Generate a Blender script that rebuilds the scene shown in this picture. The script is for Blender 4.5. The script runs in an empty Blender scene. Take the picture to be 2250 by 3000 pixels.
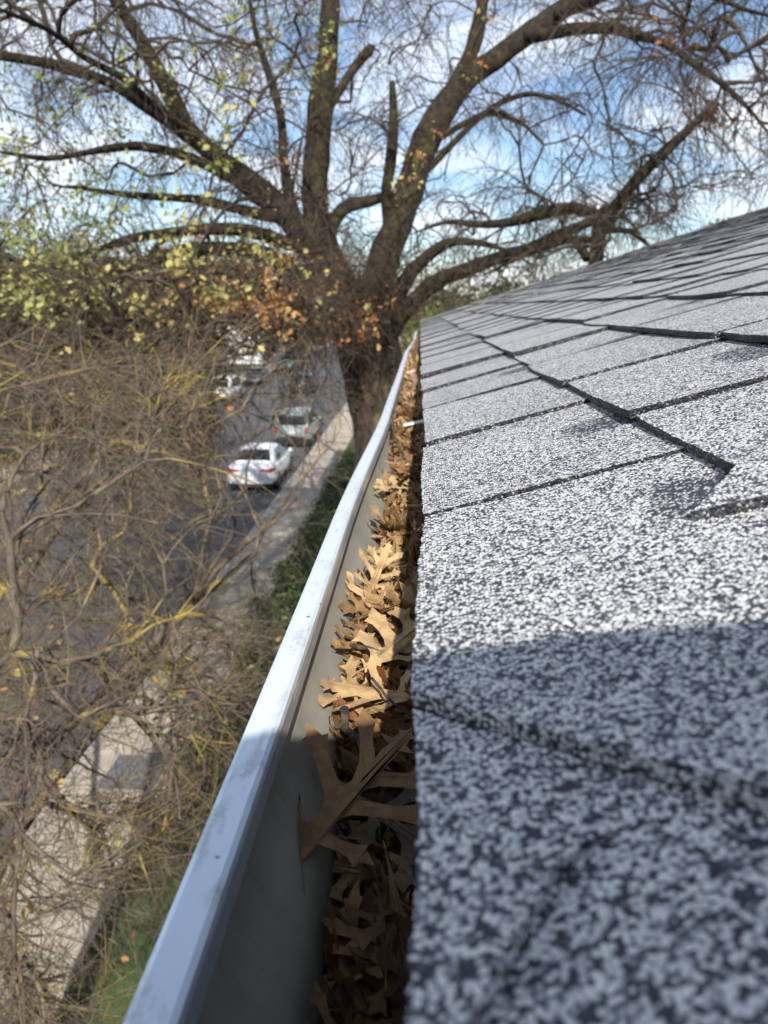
import bpy, bmesh, math, random
import numpy as np
from mathutils import Vector, Matrix, kdtree, noise as mnoise
from mathutils.geometry import tessellate_polygon

random.seed(7)
rng = np.random.default_rng(11)
SC = bpy.context.scene
COL = SC.collection

# ------------------------------------------------------------------ camera, sky, sun, exposure
ZC = 6.55                                   # eye height above the street
PITCH, YAW = math.radians(15.0), math.radians(2.55)
FPX = 2253.0 / 2250.0 * 1659.0              # focal length in pixels of a 1659 x 2212 picture
cam_d = bpy.data.cameras.new('camera')
cam = bpy.data.objects.new('camera', cam_d)
COL.objects.link(cam)
cam.location = (0, 0, ZC)
cam.rotation_euler = (math.pi / 2 - PITCH, 0, YAW)
cam_d.sensor_fit = 'VERTICAL'
cam_d.sensor_height = 36.0
cam_d.lens = 36.0 * 2253.0 / 3000.0
cam_d.clip_start = 0.01
cam_d.clip_end = 3000
cam_d.dof.use_dof = True
cam_d.dof.focus_distance = 0.52
cam_d.dof.aperture_fstop = cam_d.lens / 2.1    # a small pupil, as a phone has
SC.camera = cam

TO_SUN = Vector((0.15, -1.36, 1.0)).normalized()
world = bpy.data.worlds.new('World')
SC.world = world
world.use_nodes = True
wn, wl = world.node_tree.nodes, world.node_tree.links
wn.clear()
w_out = wn.new('ShaderNodeOutputWorld')
w_bg = wn.new('ShaderNodeBackground')
w_sky = wn.new('ShaderNodeTexSky')
w_sky.sky_type = 'NISHITA'
w_sky.sun_disc = False
w_sky.sun_elevation = math.asin(TO_SUN.z)
w_sky.sun_rotation = math.atan2(TO_SUN.x, TO_SUN.y)
w_sky.air_density = 1.0
w_sky.dust_density = 0.3
w_sky.ozone_density = 3.0
w_bg.inputs['Strength'].default_value = 0.088
w_tc = wn.new('ShaderNodeTexCoord')
w_sep = wn.new('ShaderNodeSeparateXYZ')
wl.new(w_tc.outputs['Generated'], w_sep.inputs[0])
w_add = wn.new('ShaderNodeMath'); w_add.operation = 'ADD'; w_add.inputs[1].default_value = 0.22
w_abs = wn.new('ShaderNodeMath'); w_abs.operation = 'ABSOLUTE'
wl.new(w_sep.outputs['Z'], w_abs.inputs[0]); wl.new(w_abs.outputs[0], w_add.inputs[0])
w_dx = wn.new('ShaderNodeMath'); w_dx.operation = 'DIVIDE'
w_dy = wn.new('ShaderNodeMath'); w_dy.operation = 'DIVIDE'
wl.new(w_sep.outputs['X'], w_dx.inputs[0]); wl.new(w_add.outputs[0], w_dx.inputs[1])
wl.new(w_sep.outputs['Y'], w_dy.inputs[0]); wl.new(w_add.outputs[0], w_dy.inputs[1])
w_cmb = wn.new('ShaderNodeCombineXYZ')
wl.new(w_dx.outputs[0], w_cmb.inputs[0]); wl.new(w_dy.outputs[0], w_cmb.inputs[1])
w_noise = wn.new('ShaderNodeTexNoise')
w_noise.inputs['Scale'].default_value = 1.5
w_noise.inputs['Detail'].default_value = 9
w_noise.inputs['Roughness'].default_value = 0.58
w_noise.inputs['Distortion'].default_value = 0.4
wl.new(w_cmb.outputs[0], w_noise.inputs['Vector'])
w_ramp = wn.new('ShaderNodeValToRGB')
w_ramp.color_ramp.elements[0].position = 0.45
w_ramp.color_ramp.elements[0].color = (0, 0, 0, 1)
w_ramp.color_ramp.elements[1].position = 0.66
w_ramp.color_ramp.elements[1].color = (1, 1, 1, 1)
wl.new(w_noise.outputs['Fac'], w_ramp.inputs['Fac'])
w_mix = wn.new('ShaderNodeMix'); w_mix.data_type = 'RGBA'
wl.new(w_ramp.outputs['Color'], w_mix.inputs['Factor'])
wl.new(w_sky.outputs['Color'], w_mix.inputs['A'])
w_mix.inputs['B'].default_value = (9.4, 9.8, 10.4, 1)
wl.new(w_mix.outputs['Result'], w_bg.inputs['Color'])
wl.new(w_bg.outputs['Background'], w_out.inputs['Surface'])

sun_d = bpy.data.lights.new('sun', 'SUN')
sun_d.energy = 5.0
sun_d.angle = math.radians(0.53)
sun_d.color = (1.0, 0.94, 0.85)
sun = bpy.data.objects.new('sun', sun_d)
COL.objects.link(sun)
sun.location = (0, -8, 20)
sun.rotation_euler = TO_SUN.to_track_quat('Z', 'Y').to_euler()

SC.view_settings.view_transform = 'Standard'
SC.view_settings.look = 'None'
SC.view_settings.exposure = 0.78
SC.view_settings.gamma = 1.0
SC.render.engine = 'CYCLES'
SC.cycles.use_denoising = True
SC.cycles.max_bounces = 6
SC.cycles.diffuse_bounces = 3
SC.cycles.glossy_bounces = 3
SC.cycles.transmission_bounces = 4
SC.cycles.transparent_max_bounces = 8
SC.cycles.caustics_reflective = False
SC.cycles.caustics_refractive = False

# ------------------------------------------------------------------ helpers
_cx, _sx, _cy, _sy = math.cos(PITCH), math.sin(PITCH), math.cos(YAW), math.sin(YAW)
RIGHT = Vector((_cy, _sy, 0))
FWD = Vector((-_sy * _cx, _cy * _cx, -_sx))
UPV = Vector((-_sy * _sx, _cy * _sx, _cx))
CAMP = Vector((0, 0, ZC))


def ray(x, y):
    return FWD + RIGHT * ((x - 829.5) / FPX) + UPV * ((1106 - y) / FPX)


def at_y(x, y, Y):
    d = ray(x, y)
    return CAMP + d * (Y / d.y)


def at_z(x, y, z):
    d = ray(x, y)
    return CAMP + d * ((z - ZC) / d.z)


def proj(p):
    v = Vector(p) - CAMP
    z = v.dot(FWD)
    if z < 0.02:
        return None
    return 829.5 + v.dot(RIGHT) / z * FPX, 1106 - v.dot(UPV) / z * FPX, z


def smooth(a, b, x):
    t = min(1, max(0, (x - a) / (b - a)))
    return t * t * (3 - 2 * t)


def np_mesh(name, V, F, smooth_shade=True):
    """V (n,3), F (m,k) with k 3 or 4, or a list of such arrays."""
    me = bpy.data.meshes.new(name)
    V = np.asarray(V, dtype=np.float32).reshape(-1, 3)
    Fs = F if isinstance(F, list) else [F]
    Fs = [np.asarray(f, dtype=np.int32) for f in Fs if len(f)]
    me.vertices.add(len(V)); me.vertices.foreach_set('co', V.ravel())
    nl = sum(f.size for f in Fs); nf = sum(len(f) for f in Fs)
    me.loops.add(nl); me.polygons.add(nf)
    me.loops.foreach_set('vertex_index', np.concatenate([f.ravel() for f in Fs]))
    tot = np.concatenate([np.full(len(f), f.shape[1], np.int32) for f in Fs])
    start = np.concatenate([[0], np.cumsum(tot)[:-1]]).astype(np.int32)
    me.polygons.foreach_set('loop_start', start)
    me.polygons.foreach_set('loop_total', tot)
    me.polygons.foreach_set('use_smooth', np.full(nf, bool(smooth_shade)))
    me.update(calc_edges=True)
    me.validate()
    return me


def add_obj(name, me, mat=None, parent=None, kind=None):
    o = bpy.data.objects.new(name, me)
    COL.objects.link(o)
    if mat is not None and me is not None and len(me.materials) == 0:
        me.materials.append(mat)
    if parent is not None:
        o.parent = parent
    if kind:
        o['kind'] = kind
    return o


def tag(o, label, cat, group=None):
    o['label'] = label
    o['category'] = cat
    if group:
        o['group'] = group
    return o


def thing(name, label, cat, loc=(0, 0, 0), group=None):
    """An Empty at the thing's base; parts are parented with inverse so their meshes stay in world space."""
    o = bpy.data.objects.new(name, None)
    COL.objects.link(o)
    o.location = loc
    o.empty_display_size = 0.1
    return tag(o, label, cat, group)


def part(name, me, mat, parent, kind=None):
    """Mesh given in world coordinates, parented to an Empty that may stand anywhere."""
    o = add_obj(name, me, mat, parent, kind)
    root = parent
    off = Vector((0, 0, 0))
    while root is not None:
        off += root.location
        root = root.parent
    o.location = -off
    return o


class MB:
    def __init__(self):
        self.v, self.f = [], []

    def add(self, vs, fs):
        n = len(self.v)
        self.v += [tuple(p) for p in vs]
        self.f += [tuple(i + n for i in f) for f in fs]
        return self

    def box(self, x0, x1, y0, y1, z0, z1, M=None):
        vs = [(x, y, z) for z in (z0, z1) for y in (y0, y1) for x in (x0, x1)]
        if M is not None:
            vs = [M @ Vector(p) for p in vs]
        return self.add(vs, [(0, 2, 3, 1), (4, 5, 7, 6), (0, 1, 5, 4), (2, 6, 7, 3), (0, 4, 6, 2), (1, 3, 7, 5)])

    def loft(self, rings, closed=True, caps=True):
        n = len(rings[0])
        vs = [p for r in rings for p in r]
        fs = []
        for i in range(len(rings) - 1):
            for j in range(n if closed else n - 1):
                a, b = i * n + j, i * n + (j + 1) % n
                fs.append((a, b, b + n, a + n))
        if caps and closed:
            fs.append(tuple(range(n - 1, -1, -1)))
            fs.append(tuple((len(rings) - 1) * n + j for j in range(n)))
        return self.add(vs, fs)

    def tube(self, pts, radii, sides=8):
        V, F = tube_np([np.array([tuple(p) for p in pts])], [np.array(radii, float)], sides, caps=True)
        n = len(self.v)
        self.v += [tuple(p) for p in V]
        self.f += [tuple(int(i) + n for i in f) for fa in F for f in fa]
        return self

    def mesh(self, name, smooth_shade=False, bevel=0.0, seg=2):
        me = bpy.data.meshes.new(name)
        me.from_pydata(self.v, [], self.f)
        bm = bmesh.new(); bm.from_mesh(me)
        bmesh.ops.recalc_face_normals(bm, faces=bm.faces)
        if bevel:
            bmesh.ops.bevel(bm, geom=list(bm.edges), offset=bevel, segments=seg, affect='EDGES', profile=0.6)
        bm.to_mesh(me); bm.free()
        if smooth_shade:
            for p in me.polygons:
                p.use_smooth = True
        return me


def tube_np(polys, radii, sides=3, caps=False):
    """Many polylines -> tapered tubes. Grouped by point count."""
    groups = {}
    for p, r in zip(polys, radii):
        groups.setdefault(len(p), []).append((p, r))
    Vs, Fs, base = [], [], 0
    ang = np.arange(sides) * 2 * np.pi / sides
    ca, sa = np.cos(ang), np.sin(ang)
    capf = []
    for n, lst in groups.items():
        P = np.array([a for a, _ in lst], dtype=np.float64)
        R = np.array([b for _, b in lst], dtype=np.float64)
        T = np.gradient(P, axis=1) if n > 2 else np.repeat((P[:, 1:] - P[:, :1]), 2, axis=1)
        T /= np.linalg.norm(T, axis=2, keepdims=True) + 1e-12
        mean = P[:, -1] - P[:, 0]
        k = np.argmin(np.abs(mean), axis=1)
        ref = np.zeros_like(mean); ref[np.arange(len(k)), k] = 1
        ref = ref[:, None, :]
        A = ref - (ref * T).sum(2, keepdims=True) * T
        A /= np.linalg.norm(A, axis=2, keepdims=True) + 1e-12
        B = np.cross(T, A)
        ring = P[:, :, None, :] + R[:, :, None, None] * (A[:, :, None, :] * ca[None, None, :, None] + B[:, :, None, :] * sa[None, None, :, None])
        N = len(lst)
        Vs.append(ring.reshape(-1, 3))
        idx = np.arange(N * n * sides).reshape(N, n, sides) + base
        nxt = np.roll(idx, -1, axis=2)
        F = np.stack([idx[:, :-1], nxt[:, :-1], nxt[:, 1:], idx[:, 1:]], axis=-1).reshape(-1, 4)
        Fs.append(F)
        if caps:
            capf.append(idx[:, 0, ::-1].reshape(-1, sides))
            capf.append(idx[:, -1, :].reshape(-1, sides))
        base += N * n * sides
    return np.concatenate(Vs), ([np.concatenate(Fs)] + capf)


def catmull(pts, step):
    """pts: list of arrays (any dim, first 3 = position) -> resampled smooth polyline."""
    P = np.array(pts, float)
    P = np.vstack([2 * P[0] - P[1], P, 2 * P[-1] - P[-2]])
    out = []
    for i in range(1, len(P) - 2):
        d = np.linalg.norm(P[i + 1][:3] - P[i][:3])
        n = max(2, int(d / step))
        for t in np.arange(n) / n:
            a, b, c, e = P[i - 1], P[i], P[i + 1], P[i + 2]
            out.append(0.5 * (2 * b + (c - a) * t + (2 * a - 5 * b + 4 * c - e) * t * t + (3 * b - a - 3 * c + e) * t ** 3))
    out.append(P[-2])
    return np.array(out)


# ------------------------------------------------------------------ materials
def new_mat(name):
    m = bpy.data.materials.new(name)
    m.use_nodes = True
    nt = m.node_tree
    b = nt.nodes['Principled BSDF']
    return m, nt, b


def N(nt, typ, **kw):
    n = nt.nodes.new(typ)
    for k, v in kw.items():
        if hasattr(n, k):
            setattr(n, k, v)
        else:
            n.inputs[k].default_value = v
    return n


def ramp(nt, stops, interp='LINEAR'):
    r = nt.nodes.new('ShaderNodeValToRGB')
    cr = r.color_ramp
    cr.interpolation = interp
    while len(cr.elements) < len(stops):
        cr.elements.new(0.5)
    for e, (p, c) in zip(cr.elements, stops):
        e.position = p
        e.color = (*c, 1) if len(c) == 3 else c
    return r


def g(v):
    return (v, v, v)


def mixc(nt, fac, a, b, blend='MIX'):
    m = nt.nodes.new('ShaderNodeMix')
    m.data_type = 'RGBA'
    m.blend_type = blend
    for sock, val in (('Factor', fac), ('A', a), ('B', b)):
        if isinstance(val, bpy.types.NodeSocket):
            nt.links.new(val, m.inputs[sock])
        elif sock == 'Factor':
            m.inputs[sock].default_value = val
        else:
            m.inputs[sock].default_value = (*val, 1)
    return m.outputs['Result']


def noise_node(nt, scale, detail=4, rough=0.55, coord='Object', dist=0.0, sc=None):
    tc = nt.nodes.new('ShaderNodeTexCoord')
    n = N(nt, 'ShaderNodeTexNoise', Scale=scale, Detail=detail, Roughness=rough, Distortion=dist)
    if sc:
        mp = nt.nodes.new('ShaderNodeMapping')
        mp.inputs['Scale'].default_value = sc
        nt.links.new(tc.outputs[coord], mp.inputs[0])
        nt.links.new(mp.outputs[0], n.inputs['Vector'])
    else:
        nt.links.new(tc.outputs[coord], n.inputs['Vector'])
    return n


def noisy(name, c1, c2, scale=5, rough=0.8, bump=0.0, bdist=0.01, detail=5, metallic=0.0, spec=0.5, lo=0.35, hi=0.65, sc=None, c3=None):
    m, nt, b = new_mat(name)
    n = noise_node(nt, scale, detail, sc=sc)
    stops = [(lo, c1), (hi, c2)] if c3 is None else [(lo, c1), ((lo + hi) / 2, c2), (hi, c3)]
    r = ramp(nt, stops)
    nt.links.new(n.outputs['Fac'], r.inputs['Fac'])
    nt.links.new(r.outputs['Color'], b.inputs['Base Color'])
    b.inputs['Roughness'].default_value = rough
    b.inputs['Metallic'].default_value = metallic
    b.inputs['Specular IOR Level'].default_value = spec
    if bump:
        bp = N(nt, 'ShaderNodeBump', Strength=bump, Distance=bdist)
        nt.links.new(n.outputs['Fac'], bp.inputs['Height'])
        nt.links.new(bp.outputs['Normal'], b.inputs['Normal'])
    return m


def granule_material(edge=False):
    m, nt, b = new_mat('cut_shingle_edge' if edge else 'mineral_granules')
    tc = nt.nodes.new('ShaderNodeTexCoord')
    # slight warp so that cells are irregular flakes
    nz = N(nt, 'ShaderNodeTexNoise', Scale=900.0, Detail=1)
    nt.links.new(tc.outputs['Object'], nz.inputs['Vector'])
    warp = N(nt, 'ShaderNodeVectorMath', operation='MULTIPLY_ADD')
    warp.inputs[1].default_value = (0.0005,) * 3
    nt.links.new(nz.outputs['Color'], warp.inputs[0])
    nt.links.new(tc.outputs['Object'], warp.inputs[2])
    vo = N(nt, 'ShaderNodeTexVoronoi', Scale=680.0, Randomness=1.0)
    nt.links.new(warp.outputs[0], vo.inputs['Vector'])
    sep = nt.nodes.new('ShaderNodeSeparateColor')
    nt.links.new(vo.outputs['Color'], sep.inputs[0])
    # clumps: where light and where dark granules gather
    cl = N(nt, 'ShaderNodeTexNoise', Scale=190.0, Detail=2, Roughness=0.5)
    nt.links.new(tc.outputs['Object'], cl.inputs['Vector'])
    big = N(nt, 'ShaderNodeTexNoise', Scale=9.0, Detail=3)
    nt.links.new(tc.outputs['Object'], big.inputs['Vector'])
    k1 = N(nt, 'ShaderNodeMath', operation='MULTIPLY_ADD'); k1.inputs[1].default_value = 0.7
    nt.links.new(cl.outputs['Fac'], k1.inputs[0]); nt.links.new(sep.outputs['Red'], k1.inputs[2])
    k2a = N(nt, 'ShaderNodeMath', operation='MULTIPLY_ADD'); k2a.inputs[1].default_value = 0.35
    nt.links.new(big.outputs['Fac'], k2a.inputs[0]); nt.links.new(k1.outputs[0], k2a.inputs[2])
    # printed shadow band: attribute "band" thins out the light granules
    at = N(nt, 'ShaderNodeAttribute', attribute_name='band')
    k3 = N(nt, 'ShaderNodeMath', operation='MULTIPLY_ADD'); k3.inputs[1].default_value = -0.42
    nt.links.new(at.outputs['Fac'], k3.inputs[0]); nt.links.new(k2a.outputs[0], k3.inputs[2])
    mr = N(nt, 'ShaderNodeMapRange'); mr.inputs['From Min'].default_value = 0.50; mr.inputs['From Max'].default_value = 1.42
    nt.links.new(k3.outputs[0], mr.inputs['Value'])
    r = ramp(nt, [(0.0, (0.035, 0.039, 0.052)), (0.26, (0.06, 0.065, 0.082)), (0.34, (0.28, 0.29, 0.32)), (0.55, (0.62, 0.63, 0.64)), (1.0, (0.86, 0.85, 0.83))])
    if edge:
        r = ramp(nt, [(0.0, (0.012, 0.012, 0.015)), (0.6, (0.016, 0.016, 0.02)), (0.78, (0.03, 0.03, 0.034)), (0.92, (0.08, 0.08, 0.085)), (1.0, (0.3, 0.3, 0.3))])
    nt.links.new(mr.outputs[0], r.inputs['Fac'])
    gap = N(nt, 'ShaderNodeMapRange'); gap.interpolation_type = 'SMOOTHSTEP'
    gap.inputs['From Min'].default_value = 0.52; gap.inputs['From Max'].default_value = 0.70
    nt.links.new(vo.outputs['Distance'], gap.inputs['Value'])
    c = mixc(nt, gap.outputs[0], r.outputs['Color'], (0.036, 0.040, 0.054))
    nt.links.new(c, b.inputs['Base Color'])
    b.inputs['Roughness'].default_value = 0.5
    b.inputs['Specular IOR Level'].default_value = 0.4
    # relief: domed, with a height of its own per flake
    hs = N(nt, 'ShaderNodeMath', operation='MULTIPLY_ADD'); hs.inputs[1].default_value = -1.3
    nt.links.new(vo.outputs['Distance'], hs.inputs[0]); nt.links.new(sep.outputs['Green'], hs.inputs[2])
    bp = N(nt, 'ShaderNodeBump', Strength=1.0, Distance=0.0013)
    nt.links.new(hs.outputs[0], bp.inputs['Height'])
    nt.links.new(bp.outputs['Normal'], b.inputs['Normal'])
    return m


def leaf_litter_material():
    m, nt, b = new_mat('dry_oak_leaf')
    at = N(nt, 'ShaderNodeAttribute', attribute_name='tone')
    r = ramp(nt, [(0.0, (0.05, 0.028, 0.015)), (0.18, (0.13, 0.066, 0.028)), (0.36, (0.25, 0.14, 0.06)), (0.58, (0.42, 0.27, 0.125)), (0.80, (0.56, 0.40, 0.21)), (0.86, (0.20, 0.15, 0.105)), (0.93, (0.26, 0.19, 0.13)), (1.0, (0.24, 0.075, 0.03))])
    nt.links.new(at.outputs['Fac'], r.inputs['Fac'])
    n = noise_node(nt, 70, 8, 0.72)
    rr = ramp(nt, [(0.34, g(1.0)), (0.60, g(0.0))])
    nt.links.new(n.outputs['Fac'], rr.inputs['Fac'])
    c = mixc(nt, rr.outputs['Color'], r.outputs['Color'], mixc(nt, 0.6, r.outputs['Color'], (0.06, 0.03, 0.016)))
    nt.links.new(c, b.inputs['Base Color'])
    b.inputs['Roughness'].default_value = 0.62
    b.inputs['Specular IOR Level'].default_value = 0.3
    n2 = noise_node(nt, 150, 6, 0.7)
    bp = N(nt, 'ShaderNodeBump', Strength=0.7, Distance=0.0015)
    nt.links.new(n2.outputs['Fac'], bp.inputs['Height'])
    nt.links.new(bp.outputs['Normal'], b.inputs['Normal'])
    tr = nt.nodes.new('ShaderNodeBsdfTranslucent')
    nt.links.new(c, tr.inputs['Color'])
    mx = nt.nodes.new('ShaderNodeMixShader'); mx.inputs[0].default_value = 0.22
    nt.links.new(b.outputs[0], mx.inputs[1]); nt.links.new(tr.outputs[0], mx.inputs[2])
    nt.links.new(mx.outputs[0], nt.nodes['Material Output'].inputs['Surface'])
    return m


def tree_leaf_material(name, stops, transl=0.4):
    m, nt, b = new_mat(name)
    at = N(nt, 'ShaderNodeAttribute', attribute_name='tone')
    r = ramp(nt, stops)
    nt.links.new(at.outputs['Fac'], r.inputs['Fac'])
    nt.links.new(r.outputs['Color'], b.inputs['Base Color'])
    b.inputs['Roughness'].default_value = 0.6
    tr = nt.nodes.new('ShaderNodeBsdfTranslucent')
    nt.links.new(r.outputs['Color'], tr.inputs['Color'])
    mx = nt.nodes.new('ShaderNodeMixShader'); mx.inputs[0].default_value = transl
    nt.links.new(b.outputs[0], mx.inputs[1]); nt.links.new(tr.outputs[0], mx.inputs[2])
    nt.links.new(mx.outputs[0], nt.nodes['Material Output'].inputs['Surface'])
    return m


def bark_material(name, c1, c2, moss, moss_lo, moss_hi, scale=6.0, moss_scale=2.5, bump=0.8, bdist=0.03, stretch=(1, 1, 0.25)):
    m, nt, b = new_mat(name)
    n = noise_node(nt, scale, 8, 0.65, sc=stretch)
    r = ramp(nt, [(0.3, c1), (0.7, c2)])
    nt.links.new(n.outputs['Fac'], r.inputs['Fac'])
    n2 = noise_node(nt, moss_scale, 6, 0.7)
    r2 = ramp(nt, [(moss_lo, g(0)), (moss_hi, g(1))])
    nt.links.new(n2.outputs['Fac'], r2.inputs['Fac'])
    c = mixc(nt, r2.outputs['Color'], r.outputs['Color'], moss)
    nt.links.new(c, b.inputs['Base Color'])
    b.inputs['Roughness'].default_value = 0.9
    b.inputs['Specular IOR Level'].default_value = 0.2
    if bump:
        bp = N(nt, 'ShaderNodeBump', Strength=bump, Distance=bdist)
        nt.links.new(n.outputs['Fac'], bp.inputs['Height'])
        nt.links.new(bp.outputs['Normal'], b.inputs['Normal'])
    return m


def gutter_material():
    m, nt, b = new_mat('weathered_painted_aluminium')
    n = noise_node(nt, 24, 6, 0.6)
    r = ramp(nt, [(0.32, (0.29, 0.285, 0.25)), (0.68, (0.37, 0.365, 0.325))])
    nt.links.new(n.outputs['Fac'], r.inputs['Fac'])
    # grime runs down the inside: streaks and specks
    n2 = noise_node(nt, 60, 5, 0.7, sc=(0.3, 1.0, 0.12))
    r2 = ramp(nt, [(0.52, g(0)), (0.75, g(0.55))])
    nt.links.new(n2.outputs['Fac'], r2.inputs['Fac'])
    c = mixc(nt, r2.outputs['Color'], r.outputs['Color'], (0.20, 0.19, 0.15))
    nt.links.new(c, b.inputs['Base Color'])
    b.inputs['Roughness'].default_value = 0.5
    b.inputs['Metallic'].default_value = 0.15
    bp = N(nt, 'ShaderNodeBump', Strength=0.15, Distance=0.001)
    nt.links.new(n.outputs['Fac'], bp.inputs['Height'])
    nt.links.new(bp.outputs['Normal'], b.inputs['Normal'])
    return m


def lip_material():
    m, nt, b = new_mat('scuffed_gutter_lip')
    n = noise_node(nt, 30, 8, 0.7, sc=(1.0, 0.35, 1.0))
    r = ramp(nt, [(0.50, g(0)), (0.56, g(1))])
    nt.links.new(n.outputs['Fac'], r.inputs['Fac'])
    n3 = noise_node(nt, 300, 3, 0.6)
    r3 = ramp(nt, [(0.35, (0.46, 0.51, 0.56)), (0.65, (0.62, 0.67, 0.72))])
    nt.links.new(n3.outputs['Fac'], r3.inputs['Fac'])
    c = mixc(nt, r.outputs['Color'], (0.70, 0.78, 0.86), r3.outputs['Color'])
    sp = N(nt, 'ShaderNodeTexVoronoi', Scale=35.0)
    tc = nt.nodes.new('ShaderNodeTexCoord'); nt.links.new(tc.outputs['Object'], sp.inputs['Vector'])
    rs = ramp(nt, [(0.035, g(0.85)), (0.06, g(0))])
    nt.links.new(sp.outputs['Distance'], rs.inputs['Fac'])
    c2 = mixc(nt, rs.outputs['Color'], c, (0.06, 0.06, 0.06))
    nt.links.new(c2, b.inputs['Base Color'])
    rg = ramp(nt, [(0.0, g(0.30)), (1.0, g(0.55))])
    nt.links.new(r.outputs['Color'], rg.inputs['Fac'])
    nt.links.new(rg.outputs['Color'], b.inputs['Roughness'])
    b.inputs['Metallic'].default_value = 0.35
    bp = N(nt, 'ShaderNodeBump', Strength=0.2, Distance=0.0008)
    nt.links.new(n.outputs['Fac'], bp.inputs['Height'])
    nt.links.new(bp.outputs['Normal'], b.inputs['Normal'])
    return m


def plain(name, col, rough=0.6, metallic=0.0, coat=0.0, emit=None, var=0.12, scale=30):
    m, nt, b = new_mat(name)
    n = noise_node(nt, scale, 3)
    lo = tuple(c * (1 - var) for c in col); hi = tuple(min(1, c * (1 + var)) for c in col)
    r = ramp(nt, [(0.3, lo), (0.7, hi)])
    nt.links.new(n.outputs['Fac'], r.inputs['Fac'])
    nt.links.new(r.outputs['Color'], b.inputs['Base Color'])
    b.inputs['Roughness'].default_value = rough
    b.inputs['Metallic'].default_value = metallic
    b.inputs['Coat Weight'].default_value = coat
    return m


M = {}
M['granule'] = granule_material()
M['edge'] = granule_material(True)
M['lap_edge'] = granule_material()
M['felt'] = plain('roofing_felt', (0.02, 0.02, 0.022), 0.9)
M['gutter'] = gutter_material()
M['lip'] = lip_material()
M['leaf'] = leaf_litter_material()
M['mulch'] = noisy('rotted_leaf_mulch', (0.012, 0.008, 0.005), (0.06, 0.035, 0.018), 120, 0.95, 0.8, 0.004)
M['wood_paint'] = noisy('painted_trim', (0.42, 0.40, 0.36), (0.5, 0.48, 0.43), 8, 0.7)
M['stucco'] = noisy('stucco', (0.42, 0.36, 0.28), (0.5, 0.43, 0.34), 40, 0.9, 0.3, 0.004)
M['bark'] = bark_material('oak_bark', (0.014, 0.010, 0.0075), (0.11, 0.084, 0.062), (0.17, 0.155, 0.05), 0.56, 0.72)
M['limb'] = bark_material('limb_bark', (0.006, 0.0048, 0.0038), (0.044, 0.034, 0.025), (0.06, 0.055, 0.018), 0.50, 0.66, scale=14, moss_scale=5, bdist=0.015, stretch=(1, 1, 1))
M['twig'] = bark_material('grey_twig_bark', (0.021, 0.016, 0.0125), (0.082, 0.062, 0.047), (0.088, 0.077, 0.03), 0.58, 0.75, scale=9, moss_scale=1.2, bump=0, stretch=(1, 1, 1))
M['lichen_twig'] = bark_material('lichen_twig_bark', (0.05, 0.039, 0.031), (0.15, 0.12, 0.093), (0.27, 0.205, 0.045), 0.535, 0.64, scale=11, moss_scale=2.6, bump=0, stretch=(1, 1, 1))
M['tree_leaf'] = tree_leaf_material('autumn_tree_leaf', [(0.0, (0.15, 0.19, 0.05)), (0.4, (0.36, 0.38, 0.12)), (0.62, (0.52, 0.46, 0.15)), (0.8, (0.46, 0.27, 0.10)), (1.0, (0.42, 0.16, 0.05))])
M['hedge_leaf'] = tree_leaf_material('hedge_leaf', [(0.0, (0.025, 0.04, 0.015)), (0.6, (0.06, 0.09, 0.025)), (1.0, (0.16, 0.18, 0.05))], 0.25)
M['far_leaf'] = tree_leaf_material('evergreen_leaf', [(0.0, (0.02, 0.03, 0.015)), (1.0, (0.10, 0.12, 0.04))], 0.25)
M['lime_leaf'] = tree_leaf_material('yellow_green_leaf', [(0.0, (0.08, 0.10, 0.02)), (1.0, (0.24, 0.25, 0.05))], 0.3)
M['asphalt'] = noisy('asphalt', (0.045, 0.046, 0.05), (0.085, 0.085, 0.09), 1.3, 0.9, 0.2, 0.01, 9)
M['concrete'] = noisy('pavement_concrete', (0.24, 0.21, 0.17), (0.40, 0.35, 0.28), 1.6, 0.92, 0.15, 0.01, 9)
M['kerb'] = noisy('kerb_concrete', (0.26, 0.24, 0.21), (0.40, 0.37, 0.33), 3, 0.9)
M['soil'] = noisy('yard_ground', (0.055, 0.05, 0.028), (0.12, 0.09, 0.05), 0.8, 0.95, 0.4, 0.03, 9, c3=(0.07, 0.10, 0.025))
M['lawn'] = noisy('lawn_ground', (0.05, 0.045, 0.02), (0.035, 0.06, 0.014), 0.9, 0.95, 0.4, 0.03, 9, c3=(0.05, 0.085, 0.02))
M['grass'] = tree_leaf_material('lawn_grass', [(0.0, (0.03, 0.055, 0.012)), (1.0, (0.09, 0.13, 0.03))], 0.3)

# ------------------------------------------------------------------ ground, street
def sheet(name, x0, x1, y0, y1, z, mat, nx=1, ny=1, kind='structure'):
    xs, ys = np.linspace(x0, x1, nx + 1), np.linspace(y0, y1, ny + 1)
    V = [(x, y, z) for y in ys for x in xs]
    F = [(j * (nx + 1) + i, j * (nx + 1) + i + 1, (j + 1) * (nx + 1) + i + 1, (j + 1) * (nx + 1) + i) for j in range(ny) for i in range(nx)]
    return add_obj(name, np_mesh(name, V, np.array(F), False), mat, None, kind)


KERB = -4.85          # street edge of the near pavement
ROADW = 10.5
sheet('ground', -1500, 1500, -600, 2400, -0.12, M['soil'])
sheet('road', KERB - ROADW, KERB - 0.15, -60, 320, -0.10, M['asphalt'])
mb = MB().box(KERB - 0.15, KERB, -60, 320, -0.3, 0.02)
add_obj('kerb', mb.mesh('kerb', bevel=0.012), M['kerb'], None, 'structure')
mb = MB().box(KERB - ROADW - 0.15, KERB - ROADW, -60, 320, -0.3, 0.02)
add_obj('kerb', mb.mesh('kerb', bevel=0.012), M['kerb'], None, 'structure')
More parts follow.
